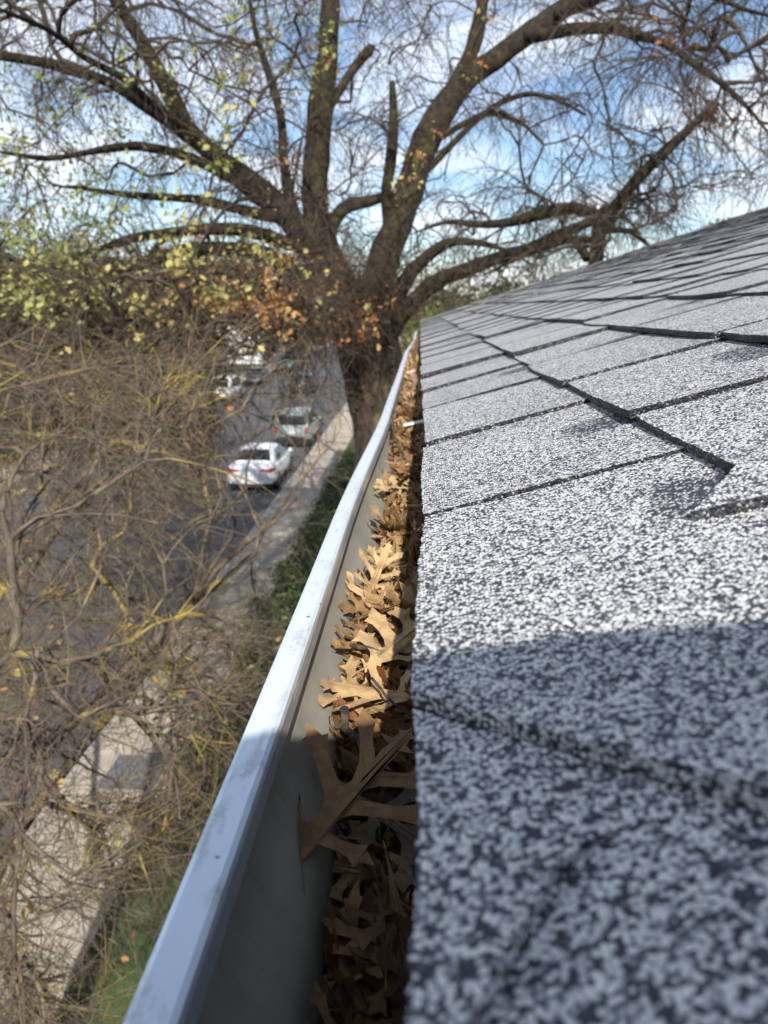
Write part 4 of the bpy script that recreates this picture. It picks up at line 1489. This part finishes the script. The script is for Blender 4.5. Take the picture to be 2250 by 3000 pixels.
def car(label, loc, heading, col, style, group):
    """Rear bumper at local y = 0, nose at +y."""
    suv = style == 'suv'
    Lc, W = (4.55, 0.93) if suv else (4.75, 0.925)
    root = thing('parked_car', label, 'car', loc, group)
    root.rotation_euler.z = heading
    def P(name, me, mat, par=None):
        return add_obj(name, me, mat, par or root)
    if suv:
        st = [(0.0, .80, .42, .86), (0.06, .90, .34, .98), (0.5, .93, .26, 1.04), (1.6, .93, .24, 1.02), (3.1, .93, .24, 1.0), (3.5, .92, .25, 1.0), (4.2, .88, .28, .90), (4.5, .78, .36, .72), (4.55, .66, .44, .62)]
        gh = [(0.10, .84, .99, .80, 1.02), (0.34, .85, 1.0, .70, 1.58), (0.9, .86, 1.0, .70, 1.70), (2.2, .86, 1.0, .70, 1.70), (2.75, .86, .99, .68, 1.60), (3.6, .82, .97, .70, 1.0)]
    else:
        st = [(0.0, .76, .40, .80), (0.06, .86, .32, .96), (0.35, .91, .26, 1.04), (1.2, .925, .22, .98), (2.4, .925, .20, .95), (3.4, .92, .20, .94), (4.2, .88, .22, .84), (4.65, .78, .30, .68), (4.75, .64, .38, .58)]
        gh = [(0.55, .72, 1.0, .62, 1.03), (1.30, .80, .96, .58, 1.40), (1.9, .83, .95, .58, 1.46), (2.5, .83, .95, .58, 1.44), (2.8, .82, .95, .56, 1.38), (3.65, .76, .93, .62, .96)]
    rings = []
    for y, w, z0, z1 in st:
        h = z1 - z0
        half = [(0.0, z0), (w * .80, z0), (w * .96, z0 + h * .12), (w, z0 + h * .35), (w * .985, z0 + h * .62), (w * .95, z0 + h * .86), (w * .84, z1 - h * .02), (w * .5, z1 + .012)]
        ring = [(x, y, z) for x, z in half] + [(0, y, z1 + .018)] + [(-x, y, z) for x, z in half[:0:-1]]
        rings.append(ring)
    P('body', MB().loft(rings).mesh('body', True), col)
    rings = []
    for y, wb, zb, wt, zt in gh:
        half = [(wb, zb - .03), ((wb * .55 + wt * .45), zb + (zt - zb) * .5), (wt, zt - .04), (wt * .8, zt)]
        rings.append([(x, y, z) for x, z in half] + [(0, y, zt + .012)] + [(-x, y, z) for x, z in half[::-1]])
    P('cabin', MB().loft(rings).mesh('cabin', True), col)
    # glass laid just proud of the cabin
    def quad(name, a, b, c, d, mat, off):
        n = (Vector(b) - Vector(a)).cross(Vector(d) - Vector(a)).normalized() * off
        vs = [Vector(v) + n for v in (a, b, c, d)] + [Vector(v) for v in (a, b, c, d)]
        return P(name, MB().add(vs, [(0, 1, 2, 3), (7, 6, 5, 4), (0, 4, 5, 1), (1, 5, 6, 2), (2, 6, 7, 3), (3, 7, 4, 0)]).mesh(name), mat)
    r0, r1 = gh[0], gh[1]
    if suv:
        quad('rear_window', (-.72, .12, 1.10), (.72, .12, 1.10), (.60, .30, 1.52), (-.60, .30, 1.52), M['car_glass'], 0.035)
    else:
        quad('rear_window', (-.66, .66, 1.07), (.66, .66, 1.07), (.52, 1.24, 1.37), (-.52, 1.24, 1.37), M['car_glass'], 0.035)
    f0, f1 = gh[-2], gh[-1]
    quad('windscreen', (.66, f1[0] - .1, f1[2] + .06), (-.66, f1[0] - .1, f1[2] + .06), (-.52, f0[0] + .08, f0[4] - .03), (.52, f0[0] + .08, f0[4] - .03), M['car_glass'], 0.04)
    for sx in (1, -1):
        segs = [(gh[1][0] + .02, 1.86), (1.92, gh[-2][0] + .35)]
        for a, b in segs:
            xb, xt = .855 if suv else .835, .73 if suv else .62
            zt = 1.60 if suv else 1.36
            ya, yb_ = (a + .12, b) if a < 1.5 else (a, b - .42)
            v = [(sx * xb, a - .05, 1.03), (sx * xb, b, 1.03), (sx * xt, yb_, zt), (sx * xt, ya + .1, zt)]
            if sx < 0:
                v = v[::-1]
            quad('side_window', *v, M['car_glass'], 0.014)
        # lamps, mirrors
        if suv:
            P('tail_lamp', MB().box(sx * .74 - .09, sx * .74 + .09, -.012, .12, .72, 1.0).mesh('tail_lamp', bevel=.02), M['tail_lamp'])
        else:
            P('tail_lamp', MB().loft([[(sx * .40, -.0, .80), (sx * .40, .08, .80), (sx * .40, .08, .86), (sx * .40, 0.0, .86)], [(sx * .80, -.015, .76), (sx * .80, .1, .76), (sx * .80, .1, .91), (sx * .80, .0, .91)], [(sx * .90, .22, .80), (sx * .86, .3, .80), (sx * .86, .3, .92), (sx * .905, .22, .92)]]).mesh('tail_lamp'), M['tail_lamp'])
        P('head_lamp', MB().box(sx * .62 - .14, sx * .62 + .14, Lc - .24, Lc - .06, .60, .72).mesh('head_lamp', bevel=.03), M['head_lamp'])
        P('wing_mirror', MB().box(sx * 1.0 - .09, sx * 1.0 + .09, gh[-1][0] - .55, gh[-1][0] - .42, .98, 1.12).mesh('wing_mirror', bevel=.03), col)
        for y in (.86, Lc - .92):
            wh = MB()
            ang = [i * math.pi / 10 for i in range(20)]
            R_ = .34 if suv else .32
            xo, xi = sx * (W + .004), sx * (W - .22)
            prof = [(xi, R_ * .6), (xi, R_ * .94), (sx * (W - .19), R_), (sx * (W - .03), R_), (xo, R_ * .94), (xo, R_ * .66)]
            wh.loft([[(x, y + math.cos(a) * r, .0 + R_ + math.sin(a) * r) for a in ang] for x, r in prof])
            wo = P('wheel', wh.mesh('wheel', True), M['tyre'])
            rm = MB().loft([[(x, y + math.cos(a) * r, R_ + math.sin(a) * r) for a in ang] for x, r in ((sx * (W - .05), R_ * .64), (sx * (W + .008), R_ * .62), (sx * (W - .004), R_ * .3), (sx * (W + .006), R_ * .1))])
            add_obj('rim', rm.mesh('rim', True), M['rim'], wo)
    P('number_plate', MB().box(-.17, .17, -.022, -.004, .70 if suv else .62, .82 if suv else .73).mesh('number_plate', bevel=.004), M['plate'])
    P('bumper', MB().loft([[(-.78, .02, z), (-.84, .2, z), (.84, .2, z), (.78, .02, z), (.5, -.05, z), (-.5, -.05, z)] for z in (.34, .42, .56)]).mesh('bumper', bevel=.02), col if not suv else M['black_trim'])
    P('valance', MB().box(-.80, .80, .03, .3, .20, .338).mesh('valance', bevel=.02), M['black_trim'])
    return root


G1 = 'cars parked along the near kerb'
wp = at_z(552, 1066, -0.1)
car('white saloon car parked at the kerb with red tail lamps', (KERB - 0.15 - 1.13, wp.y + 0.1, -0.098), 0.0, paint('white_car_paint', (0.74, 0.76, 0.80)), 'sedan', G1)
car('grey green estate car with pale plate parked ahead of the white saloon', (KERB - 0.15 - 1.10, wp.y + 9.3, -0.098), 0.0, paint('grey_green_car_paint', (0.22, 0.27, 0.26), 0.3), 'suv', G1)
c3_ = at_z(650, 852, -0.1)
car('dark saloon car with bright red tail lamps driving away up the street', (c3_.x, c3_.y, -0.098), 0.0, paint('dark_car_paint', (0.02, 0.024, 0.03)), 'sedan', None)
G2 = 'cars parked along the far kerb'
FX = KERB - ROADW + 1.2
for (yy, col, lab, stl) in [(44, ('silver_car_paint', (0.5, 0.51, 0.52), 0.3), 'silver saloon car parked across the street behind the twigs', 'sedan'),
                            (58, ('cream_car_paint', (0.66, 0.65, 0.60)), 'cream estate car parked across the street', 'suv'),
                            (70, ('black_car_paint', (0.015, 0.015, 0.018)), 'black saloon car parked across the street beyond the cream one', 'sedan'),
                            (86, ('teal_car_paint', (0.03, 0.30, 0.33)), 'teal estate car far up the street', 'suv')]:
    car(lab, (FX, yy, -0.098), math.pi, paint(*col), stl, G2)

# ------------------------------------------------------------------ service cover in the pavement
M['cover'] = noisy('cast_cover', (0.085, 0.088, 0.092), (0.13, 0.13, 0.135), 20, 0.75, 0.3, 0.004)
cp = at_z(292, 1668, 0.02)
cover = thing('service_cover', 'grey two leaf service cover set in the pavement', 'cover', (cp.x, cp.y, 0.019))
for dx in (-0.20, 0.20):
    o = add_obj('cover_leaf', MB().box(dx - 0.195, dx + 0.195, -0.42, 0.42, 0.0, 0.012).mesh('cover_leaf', bevel=0.004), M['cover'], cover)
    add_obj('lifting_slot', MB().box(dx - 0.03, dx + 0.03, 0.30, 0.33, 0.0125, 0.0135).mesh('lifting_slot'), M['black_trim'], o)
add_obj('frame', MB().box(-0.42, 0.42, -0.45, 0.45, -0.002, 0.006).mesh('frame', bevel=0.002), M['kerb'], cover)

# ------------------------------------------------------------------ hedge shrubs, lawn, far planting
def leaf_quad():
    V = np.array([(0, 0, 0), (0.35, 0.22, 0.05), (0.75, 0.16, 0.02), (1, 0, -0.06), (0.75, -0.16, 0.02), (0.35, -0.22, 0.05)], float)
    F = np.array([(0, 1, 5), (1, 2, 4), (1, 4, 5), (2, 3, 4)])
    return V, F


LQ = leaf_quad()


def shrub(name, label, cat, loc, rx, ry, rz, n, size, mat, r, group, stems=7, stem_mat=None):
    root = thing(name, label, cat, loc, group)
    mb = MB()
    c = Vector(loc)
    tips = []
    for k in range(stems):
        a = r.uniform(0, 6.28); e = r.uniform(0.3, 0.95)
        tip = c + Vector((math.cos(a) * rx * e * 0.8, math.sin(a) * ry * e * 0.8, rz * r.uniform(0.9, 1.7)))
        mid = c.lerp(tip, 0.5) + Vector((r.normal(0, .05), r.normal(0, .05), .1 * rz))
        mb.tube([c, mid, tip], [0.022 * rz + .01, 0.014 * rz + .006, 0.005], 5)
        tips.append(tip)
    part('stem', mb.mesh('stem', True), stem_mat or M['twig'], root, 'stuff')
    nc = 34
    d = r.normal(0, 1, (nc, 3)); d /= np.linalg.norm(d, axis=1, keepdims=True)
    cc = np.array(c) + d * np.array([rx, ry, rz]) * r.uniform(0.45, 0.95, (nc, 1)) + np.array([0, 0, rz])
    which = r.integers(0, nc, n)
    pos = cc[which] + r.normal(0, 0.17, (n, 3)) * np.array([rx, ry, rz])
    pos[:, 2] = np.maximum(pos[:, 2], loc[2] + 0.04)
    ct = r.uniform(0, 0.55, nc)
    tone = np.clip(ct[which] + r.normal(0.1, 0.18, n), 0, 1)
    leaf_cloud('foliage', pos, size * r.uniform(0.7, 1.3, n), tone, mat, root, r, 0.7, 'stuff', LQ)
    return root


rs = np.random.default_rng(8)
GH_ = 'evergreen shrubs in the strip between the pavement and the house'
y = 9.0
k = 0
ORD = 'first second third fourth fifth sixth seventh eighth ninth tenth eleventh twelfth thirteenth fourteenth fifteenth sixteenth seventeenth'.split()
while y < 30:
    k += 1
    shrub('evergreen_shrub', f'{ORD[k - 1]} dark green clipped shrub of the pavement row, counted from the house', 'shrub', (-2.60 + rs.uniform(-0.12, 0.12), y, -0.02), 0.72, 0.85, rs.uniform(0.45, 0.62), 2300, 0.085, M['hedge_leaf'], rs, GH_)
    y += rs.uniform(1.25, 1.6)
shrub('lime_bush', 'yellow green bushy tree beyond the far end of the roof', 'tree', (1.0, 38, -0.02), 2.2, 2.2, 3.3, 5200, 0.22, M['lime_leaf'], rs, None, 9)
shrub('lime_bush', 'second yellow green bush behind the roof end, lower and wider', 'tree', (4.4, 44, -0.02), 3.0, 2.4, 3.4, 4200, 0.25, M['lime_leaf'], rs, None, 9)

# grass blades on the strip of lawn under the eave
n = 26000
bx_ = rs.uniform(-3.38, -1.2, n); by_ = 4.5 + 20 * rs.random(n) ** 1.5
dens = np.array([mnoise.noise(Vector((x * 0.9, y * 0.6, 0))) for x, y in zip(bx_, by_)])
ok = dens > -0.12
P0 = np.stack([bx_, by_, np.full(n, -0.01)], 1)[ok]
n = len(P0)
Lb = rs.uniform(0.05, 0.12, n); a = rs.uniform(0, 6.28, n)
dv = np.stack([np.cos(a), np.sin(a), np.zeros(n)], 1)
lean = rs.normal(0, 0.5, (n, 3)); lean[:, 2] = 1; lean /= np.linalg.norm(lean, axis=1, keepdims=True)
V = np.stack([P0 - dv * 0.006, P0 + dv * 0.006, P0 + lean * Lb[:, None]], 1).reshape(-1, 3)
me = np_mesh('grass', V, np.arange(3 * n).reshape(-1, 3), False)
me.attributes.new('tone', 'FLOAT', 'POINT').data.foreach_set('value', np.repeat(rs.random(n), 3).astype(np.float32))
gr = add_obj('grass', me, M['grass'], None, 'stuff')
tag(gr, 'short green grass on the lawn between pavement and house', 'grass')

# ------------------------------------------------------------------ houses and trees across the street
M['far_roof'] = noisy('far_shingle_roof', (0.07, 0.06, 0.055), (0.13, 0.11, 0.10), 3, 0.9, sc=(1, 1, 8))
M['trim_white'] = plain('white_trim', (0.7, 0.69, 0.66), 0.6)


def far_house(label, x, y, w, d, h, pitch, wall, group, toward=1):
    """Ridge along the street; the front faces +x (toward = 1) or -x."""
    root = thing('street_house', label, 'house', (x, y, -0.02), group)
    P = lambda n_, me_, m_, par=None: add_obj(n_, me_, m_, par or root)
    rise = d / 2 * pitch
    mb = MB().box(-d / 2, d / 2, -w / 2, w / 2, -0.1, h)
    for yy in (-w / 2, w / 2):
        mb.add([(-d / 2, yy - .04, h), (d / 2, yy - .04, h), (0, yy - .04, h + rise), (-d / 2, yy + .04, h), (d / 2, yy + .04, h), (0, yy + .04, h + rise)], [(0, 1, 2), (5, 4, 3), (0, 3, 4, 1), (1, 4, 5, 2), (2, 5, 3, 0)])
    P('wall', mb.mesh('wall'), wall)
    ov = 0.45
    pr = [(-d / 2 - ov, h - ov * pitch), (0, h + rise), (d / 2 + ov, h - ov * pitch), (d / 2 + ov, h - ov * pitch + .14), (0, h + rise + .16), (-d / 2 - ov, h - ov * pitch + .14)]
    rf = P('roof', MB().loft([[(a, yy, b) for a, b in pr] for yy in (-w / 2 - .4, w / 2 + .4)]).mesh('roof'), M['far_roof'])
    add_obj('chimney', MB().box(-.9, -.3, w * .2, w * .2 + .6, h + rise - .5, h + rise + .9).mesh('chimney'), M['stucco'], rf)
    fx = toward * d / 2
    def opening(nm, yc, z0, ww, hh, mat):
        a, b = sorted((fx + toward * 0.003, fx + toward * .05))
        fr = MB().box(a, b, yc - ww / 2 - .08, yc + ww / 2 + .08, z0 - .08, z0).box(a, b, yc - ww / 2 - .08, yc + ww / 2 + .08, z0 + hh, z0 + hh + .08)
        fr.box(a, b, yc - ww / 2 - .08, yc - ww / 2, z0, z0 + hh).box(a, b, yc + ww / 2, yc + ww / 2 + .08, z0, z0 + hh)
        o = P(nm, fr.mesh(nm), M['trim_white'])
        add_obj('pane' if nm == 'window' else 'leaf_panel', MB().box(*sorted((fx + toward * .004, fx + toward * .03)), yc - ww / 2, yc + ww / 2, z0, z0 + hh).mesh('pane'), mat, o)
    for yc in (-w * .36, -w * .16, w * .14):
        opening('window', yc, .95, 1.3, 1.25, M['glass'])
    opening('door', -w * .01, .05, .95, 2.05, M['black_trim'])
    opening('garage_door', w * .35, .02, 2.6, 2.1, M['trim_white'])
    # end wall windows
    for s_ in (-1,):
        fr = MB().box(-.75, .75, -w / 2 - .09, -w / 2 - .043, 1.0, 2.2)
        o = P('window', fr.mesh('window'), M['trim_white'])
        add_obj('pane', MB().box(-.66, .66, -w / 2 - .11, -w / 2 - .091, 1.09, 2.11).mesh('pane'), M['glass'], o)
    return root


GS = 'houses along the street'
for (lab, x, y, w, d, h, pt, c) in [
    ('cream single storey house across the street behind the twigs', -25.5, 20, 13, 9, 2.9, .42, (0.55, 0.50, 0.42)),
    ('pale grey house across the street with a white garage door', -25.0, 40, 14, 9, 2.9, .40, (0.45, 0.46, 0.47)),
    ('tan house across the street beyond the grey one', -26.0, 60, 13, 9, 2.9, .45, (0.40, 0.32, 0.24)),
    ('white walled house far up the street', -22.5, 98, 14, 9, 4.6, .42, (0.70, 0.71, 0.73)),
    ('brown house up the street before the white one', -25.5, 79, 13, 9, 2.9, .42, (0.28, 0.20, 0.15)),
]:
    far_house(lab, x, y, w, d, h, pt, noisy('house_wall', tuple(v * .9 for v in c), c, 6, 0.85), GS)
far_house('low beige house past the oak on the near side', 8.5, 62, 14, 9, 2.9, .42, noisy('house_wall', (0.42, 0.37, 0.30), (0.47, 0.42, 0.34), 6, 0.85), GS, -1)


def bare_tree(label, x, y, h, spread, n, seed, leaf=None, leaf_n=0, group=None, tip=0.012):
    root = thing('street_tree', label, 'tree', (x, y, -0.02), group)
    w = Wood(seed); r = np.random.default_rng(seed)
    tp = [(x, y, -0.3), (x + r.normal(0, .1), y, h * .18), (x + r.normal(0, .2), y + r.normal(0, .2), h * .36), (x + r.normal(0, .3), y, h * .62), (x + r.normal(0, .4), y, h * .9)]
    rad = [h * .026, h * .020, h * .017, h * .010, h * .003]
    w.limb(tp, rad, 0.5, 0.03)
    part('trunk', bark_tube('trunk', tp, rad, 9, 0.08, seed), M['bark'], root)
    tg = []
    while len(tg) < n:
        d = r.normal(0, 1, 3); d /= np.linalg.norm(d); d *= r.random() ** (1 / 3)
        tg.append((x + d[0] * spread, y + d[1] * spread, h * .62 + d[2] * h * .38))
    w.grow(tg, step=0.6, batches=10, tip=tip, sag=0.05, maxr=h * .012)
    part('bough', w.bough_mesh('bough', 4), M['twig'], root, 'stuff')
    A, R = w.twig_arrays(1.6, 1.1, tip * .75, 0.25, sub=1, thin=h * .011, pts=4)
    part('twigs', twig_mesh('twigs', A, R), M['twig'], root, 'stuff')
    if leaf:
        e = A[:, -1]
        idx = r.integers(0, len(e), leaf_n)
        pos = e[idx] + r.normal(0, .25, (leaf_n, 3))
        leaf_cloud('foliage', pos, r.uniform(.12, .26, leaf_n), r.random(leaf_n), M[leaf], root, r, 0.6, 'stuff', LQ)
    return root


GT = 'street trees up the street'
for (lab, x, y, h, sp, n, lf, ln) in [
    ('bare street tree across the street before the cream house', -18.8, 24, 9, 4.2, 240, None, 0),
    ('dark evergreen tree across the street before the grey house', -19.0, 37, 10, 4.0, 260, 'far_leaf', 9000),
    ('bare street tree across the street before the tan house', -19.0, 54, 10, 4.6, 260, None, 0),
    ('tall dark evergreen across the street before the brown house', -19.5, 72, 12, 4.6, 260, 'far_leaf', 9000),
    ('bare tree near the white walled house', -18.0, 92, 11, 5.0, 240, None, 0),
    ('yellowing tree standing over the near pavement far up the street', -2.6, 70, 10, 4.6, 240, 'lime_leaf', 3500),
    ('bare tree on the near side past the oak', 0.5, 52, 11, 5.0, 260, None, 0),
    ('dark evergreen closing the end of the street', -10.0, 135, 13, 7, 240, 'far_leaf', 9000),
    ('broad evergreen beside the end of the street', -27.0, 125, 14, 8, 240, 'far_leaf', 9000),
    ('dark evergreen past the roof end on the near side', 9.0, 48, 9, 4.5, 240, 'far_leaf', 7000),
    ('thin bare tree behind the roof end', 6.5, 30, 9, 4.0, 220, None, 0),
]:
    bare_tree(lab, x, y, h, sp, n, int(abs(x * 13) + y), lf, ln, GT)
# a far belt of trees along the horizon
fr_ = np.random.default_rng(77)
n = 42000
ang = fr_.uniform(-1.2, 1.2, n)
dist = fr_.uniform(170, 330, n)
hh = fr_.random(n) ** 0.7 * (7 + 5 * np.sin(ang * 23) + 3 * np.sin(ang * 61 + 1))
pos = np.stack([np.sin(ang) * dist, np.cos(ang) * dist, np.maximum(hh, 0.2)], 1)
Vl, Fl = LQ
root = None
me_tone = fr_.random(n)
fw = leaf_cloud('far_wood', pos, fr_.uniform(1.2, 2.6, n), me_tone, M['far_leaf'], None, fr_, 0.7, 'stuff', LQ)
tag(fw, 'far belt of dark trees along the horizon', 'wood')

# ------------------------------------------------------------------ ladder and the person who takes the picture
M['alloy'] = plain('ladder_aluminium', (0.55, 0.55, 0.56), 0.4, 0.8)
lad = thing('ladder', 'aluminium ladder leaning on the gutter', 'ladder', (-1.80, -0.64, -0.02))
lb, lt = Vector((-1.80, 0, -0.01)), Vector((-0.052, 0, ZC - 0.05))
lx = (lt - lb).normalized()
nrm = Vector((-lx.z, 0, lx.x))
LM = Matrix.Translation(lb + nrm * 0.045) @ Matrix(((nrm.x, 0, lx.x, 0), (0, 1, 0, 0), (nrm.z, 0, lx.z, 0), (0, 0, 0, 1)))
LL = (lt - lb).length
for yy in (-0.875, -0.405):
    part('rail', MB().box(-0.035, 0.035, yy - 0.014, yy + 0.014, 0, LL, LM).mesh('rail', bevel=0.004), M['alloy'], lad)
    part('foot', MB().box(-0.05, 0.05, yy - 0.03, yy + 0.03, -0.03, 0.06, LM).mesh('foot', bevel=0.006), M['black_trim'], lad)
for k in range(1, int(LL / 0.3)):
    part('rung', MB().box(-0.016, 0.016, -0.861, -0.419, k * 0.3 - 0.014, k * 0.3 + 0.014, LM).mesh('rung', bevel=0.004), M['alloy'], lad)
rk_ = int((LL - 1.72) / 0.3)
rung = LM @ Vector((0, 0, rk_ * 0.3 + 0.016))

M['skin'] = plain('skin', (0.45, 0.28, 0.20), 0.5)
M['jacket'] = noisy('dark_jacket', (0.03, 0.035, 0.05), (0.05, 0.055, 0.075), 30, 0.85)
M['trousers'] = noisy('work_trousers', (0.09, 0.08, 0.07), (0.13, 0.12, 0.10), 30, 0.9)
M['boot'] = plain('work_boot', (0.06, 0.04, 0.025), 0.7)
M['straw'] = noisy('straw_hat', (0.42, 0.33, 0.18), (0.55, 0.45, 0.27), 90, 0.9, 0.5, 0.002)


def Hp(x, y, h):
    return (x, y, ZC + h)


fz = rung.z - ZC + 0.055
sk_v = {
    'pelvis': (Hp(-0.55, -0.62, -0.72), (0.15, 0.13)), 'belly': (Hp(-0.42, -0.60, -0.50), (0.14, 0.13)), 'chest': (Hp(-0.24, -0.56, -0.27), (0.17, 0.14)),
    'neck0': (Hp(-0.06, -0.52, -0.06), (0.085, 0.075)), 'neck1': (Hp(0.02, -0.49, 0.035), (0.06, 0.058)), 'head0': (Hp(0.09, -0.45, 0.12), (0.085, 0.075)), 'head1': (Hp(0.11, -0.44, 0.21), (0.092, 0.082)), 'head2': (Hp(0.115, -0.435, 0.265), (0.06, 0.055)),
    'nose': (Hp(0.155, -0.335, 0.15), (0.014, 0.014)),
    'shL': (Hp(-0.13, -0.38, -0.14), (0.068, 0.065)), 'elL': (Hp(-0.14, -0.22, -0.33), (0.05, 0.048)), 'wrL': (Hp(-0.045, -0.11, -0.17), (0.032, 0.028)), 'haL': (Hp(-0.020, -0.075, -0.115), (0.036, 0.02)),
    'shR': (Hp(-0.10, -0.74, -0.15), (0.068, 0.065)), 'elR': (Hp(0.10, -0.86, -0.20 + 0.10), (0.05, 0.048)), 'wrR': (Hp(0.30, -0.82, 0.01), (0.032, 0.028)), 'haR': (Hp(0.365, -0.81, 0.015), (0.038, 0.018)),
    'hipL': (Hp(-0.57, -0.53, -0.82), (0.10, 0.10)), 'knL': (Hp(-0.53, -0.53, -1.24), (0.068, 0.066)), 'anL': (Hp(rung.x - 0.05, -0.55, fz + 0.06), (0.045, 0.045)), 'toL': (Hp(rung.x + 0.11, -0.54, fz), (0.045, 0.035)),
    'hipR': (Hp(-0.57, -0.71, -0.82), (0.10, 0.10)), 'knR': (Hp(-0.56, -0.73, -1.24), (0.068, 0.066)), 'anR': (Hp(rung.x - 0.05, -0.74, fz + 0.06), (0.045, 0.045)), 'toR': (Hp(rung.x + 0.11, -0.75, fz), (0.045, 0.035)),
}
sk_e = [('pelvis', 'belly'), ('belly', 'chest'), ('chest', 'neck0'), ('neck0', 'neck1'), ('neck1', 'head0'), ('head0', 'head1'), ('head1', 'head2'), ('head0', 'nose'),
        ('neck0', 'shL'), ('shL', 'elL'), ('elL', 'wrL'), ('wrL', 'haL'), ('neck0', 'shR'), ('shR', 'elR'), ('elR', 'wrR'), ('wrR', 'haR'),
        ('pelvis', 'hipL'), ('hipL', 'knL'), ('knL', 'anL'), ('anL', 'toL'), ('pelvis', 'hipR'), ('hipR', 'knR'), ('knR', 'anR'), ('anR', 'toR')]
# the phone, held upright behind the lens
ph_c = CAMP - FWD * 0.0095 - UPV * 0.056
PM = Matrix.Translation(ph_c) @ Matrix((RIGHT, FWD, UPV)).transposed().to_4x4()
# fingers: left hand round the phone's edges, right hand flat on the roof
def phone_pt(a, b, c):
    return tuple(PM @ Vector((a, b, c)))


fing = []
for i, (c_, ln) in enumerate([(-0.005, 1.0), (-0.027, 1.05), (-0.048, 1.0), (-0.068, 0.85)]):
    fing.append(('haL', [phone_pt(0.012, -0.020, c_), phone_pt(0.040, -0.012, c_ + 0.006), phone_pt(0.0465, 0.004 * ln - 0.002, c_ + 0.008)]))
fing.append(('haL', [phone_pt(-0.036, -0.020, -0.045), phone_pt(-0.0465, -0.012, -0.01), phone_pt(-0.0465, -0.003, 0.012)]))
rz = lambda x: HE + (x - XE) * TP + 0.030
for i, (dy, ln) in enumerate([(0.034, 0.070), (0.012, 0.082), (-0.010, 0.076), (-0.030, 0.060)]):
    fing.append(('haR', [(0.395, -0.81 + dy, ZC + rz(0.395) + 0.012), (0.395 + ln * .5, -0.81 + dy * 1.25, ZC + rz(0.395 + ln * .5) + 0.008), (0.395 + ln, -0.81 + dy * 1.35, ZC + rz(0.395 + ln))]))
fing.append(('haR', [(0.36, -0.765, ZC + rz(0.36) + 0.008), (0.385, -0.735, ZC + rz(0.385) + 0.004)]))
names = list(sk_v)
V = [sk_v[k][0] for k in names]; RR = [sk_v[k][1] for k in names]
E = [(names.index(a), names.index(b)) for a, b in sk_e]
for rootn, ch in fing:
    prev = names.index(rootn)
    for j, p_ in enumerate(ch):
        V.append(p_); RR.append((0.0095 - 0.0012 * j, 0.0090 - 0.0012 * j)); E.append((prev, len(V) - 1)); prev = len(V) - 1
me = bpy.data.meshes.new('person'); me.from_pydata(V, E, [])
tmp = bpy.data.objects.new('person', me); COL.objects.link(tmp)
md = tmp.modifiers.new('skin', 'SKIN'); md.use_smooth_shade = True
ss = tmp.modifiers.new('sub', 'SUBSURF'); ss.levels = 2; ss.render_levels = 2
for i, sv in enumerate(me.skin_vertices[0].data):
    sv.radius = RR[i]
    sv.use_root = (i == 0)
dg = bpy.context.evaluated_depsgraph_get()
body_me = bpy.data.meshes.new_from_object(tmp.evaluated_get(dg))
bpy.data.objects.remove(tmp)
body_me.materials.clear()
for m_ in ('skin', 'jacket', 'trousers', 'boot'):
    body_me.materials.append(M[m_])
wrL, wrR = Vector(sk_v['wrL'][0]), Vector(sk_v['wrR'][0])
haL, haR = Vector(sk_v['haL'][0]), Vector(sk_v['haR'][0])
for p_ in body_me.polygons:
    c = p_.center
    h = c.z - ZC
    if c.z < rung.z + 0.15:
        k = 3
    elif h < -0.66 and c.x < -0.35:
        k = 2
    elif (c - haL).dot((haL - wrL).normalized()) > -0.06 and (c - haL).length < 0.19:
        k = 0
    elif (c - haR).dot((haR - wrR).normalized()) > -0.05 and (c - haR).length < 0.2:
        k = 0
    elif h > 0.02 and c.x > -0.08 and c.x < 0.25:
        k = 0
    else:
        k = 1
    p_.material_index = k
c0_ = Vector((-0.5, -0.63, rung.z))
body_me.transform(Matrix.Translation(-c0_))
person = add_obj('person', body_me)
person.location = c0_
tag(person, 'person in dark jacket and shade casting straw hat on the ladder, holding a phone', 'person')
hat = MB()  # hat added out of view, its wide brim sized to cast the near shade
hc = Vector((0.10, -0.425, ZC + 0.205))
ang = [i * math.tau / 36 for i in range(36)]
pf = [(0.085, -0.002), (0.25, -0.014), (0.254, -0.011), (0.25, -0.008), (0.108, 0.004), (0.102, 0.05), (0.086, 0.098), (0.05, 0.112), (0.004, 0.114)]
hat.loft([[(hc.x + math.cos(a) * r_ * (1 + 0.012 * math.sin(3 * a)), hc.y + math.sin(a) * r_, hc.z + z_ + (0.006 * math.sin(2 * a) if r_ > 0.2 else 0)) for a in ang] for r_, z_ in pf])
part('hat', hat.mesh('hat', True), M['straw'], person)
M['phone'] = plain('phone_case', (0.02, 0.02, 0.022), 0.4)
ph = MB().box(-0.0375, 0.0375, -0.004, 0.004, -0.078, 0.078).mesh('phone', bevel=0.003)
pho = add_obj('phone', ph, M['phone'])
pho.matrix_world = PM
tag(pho, 'black phone held up in the hand of the person on the ladder', 'phone')
add_obj('screen', MB().box(-0.034, 0.034, -0.0052, -0.0042, -0.072, 0.072).mesh('screen'), M['car_glass'], pho)
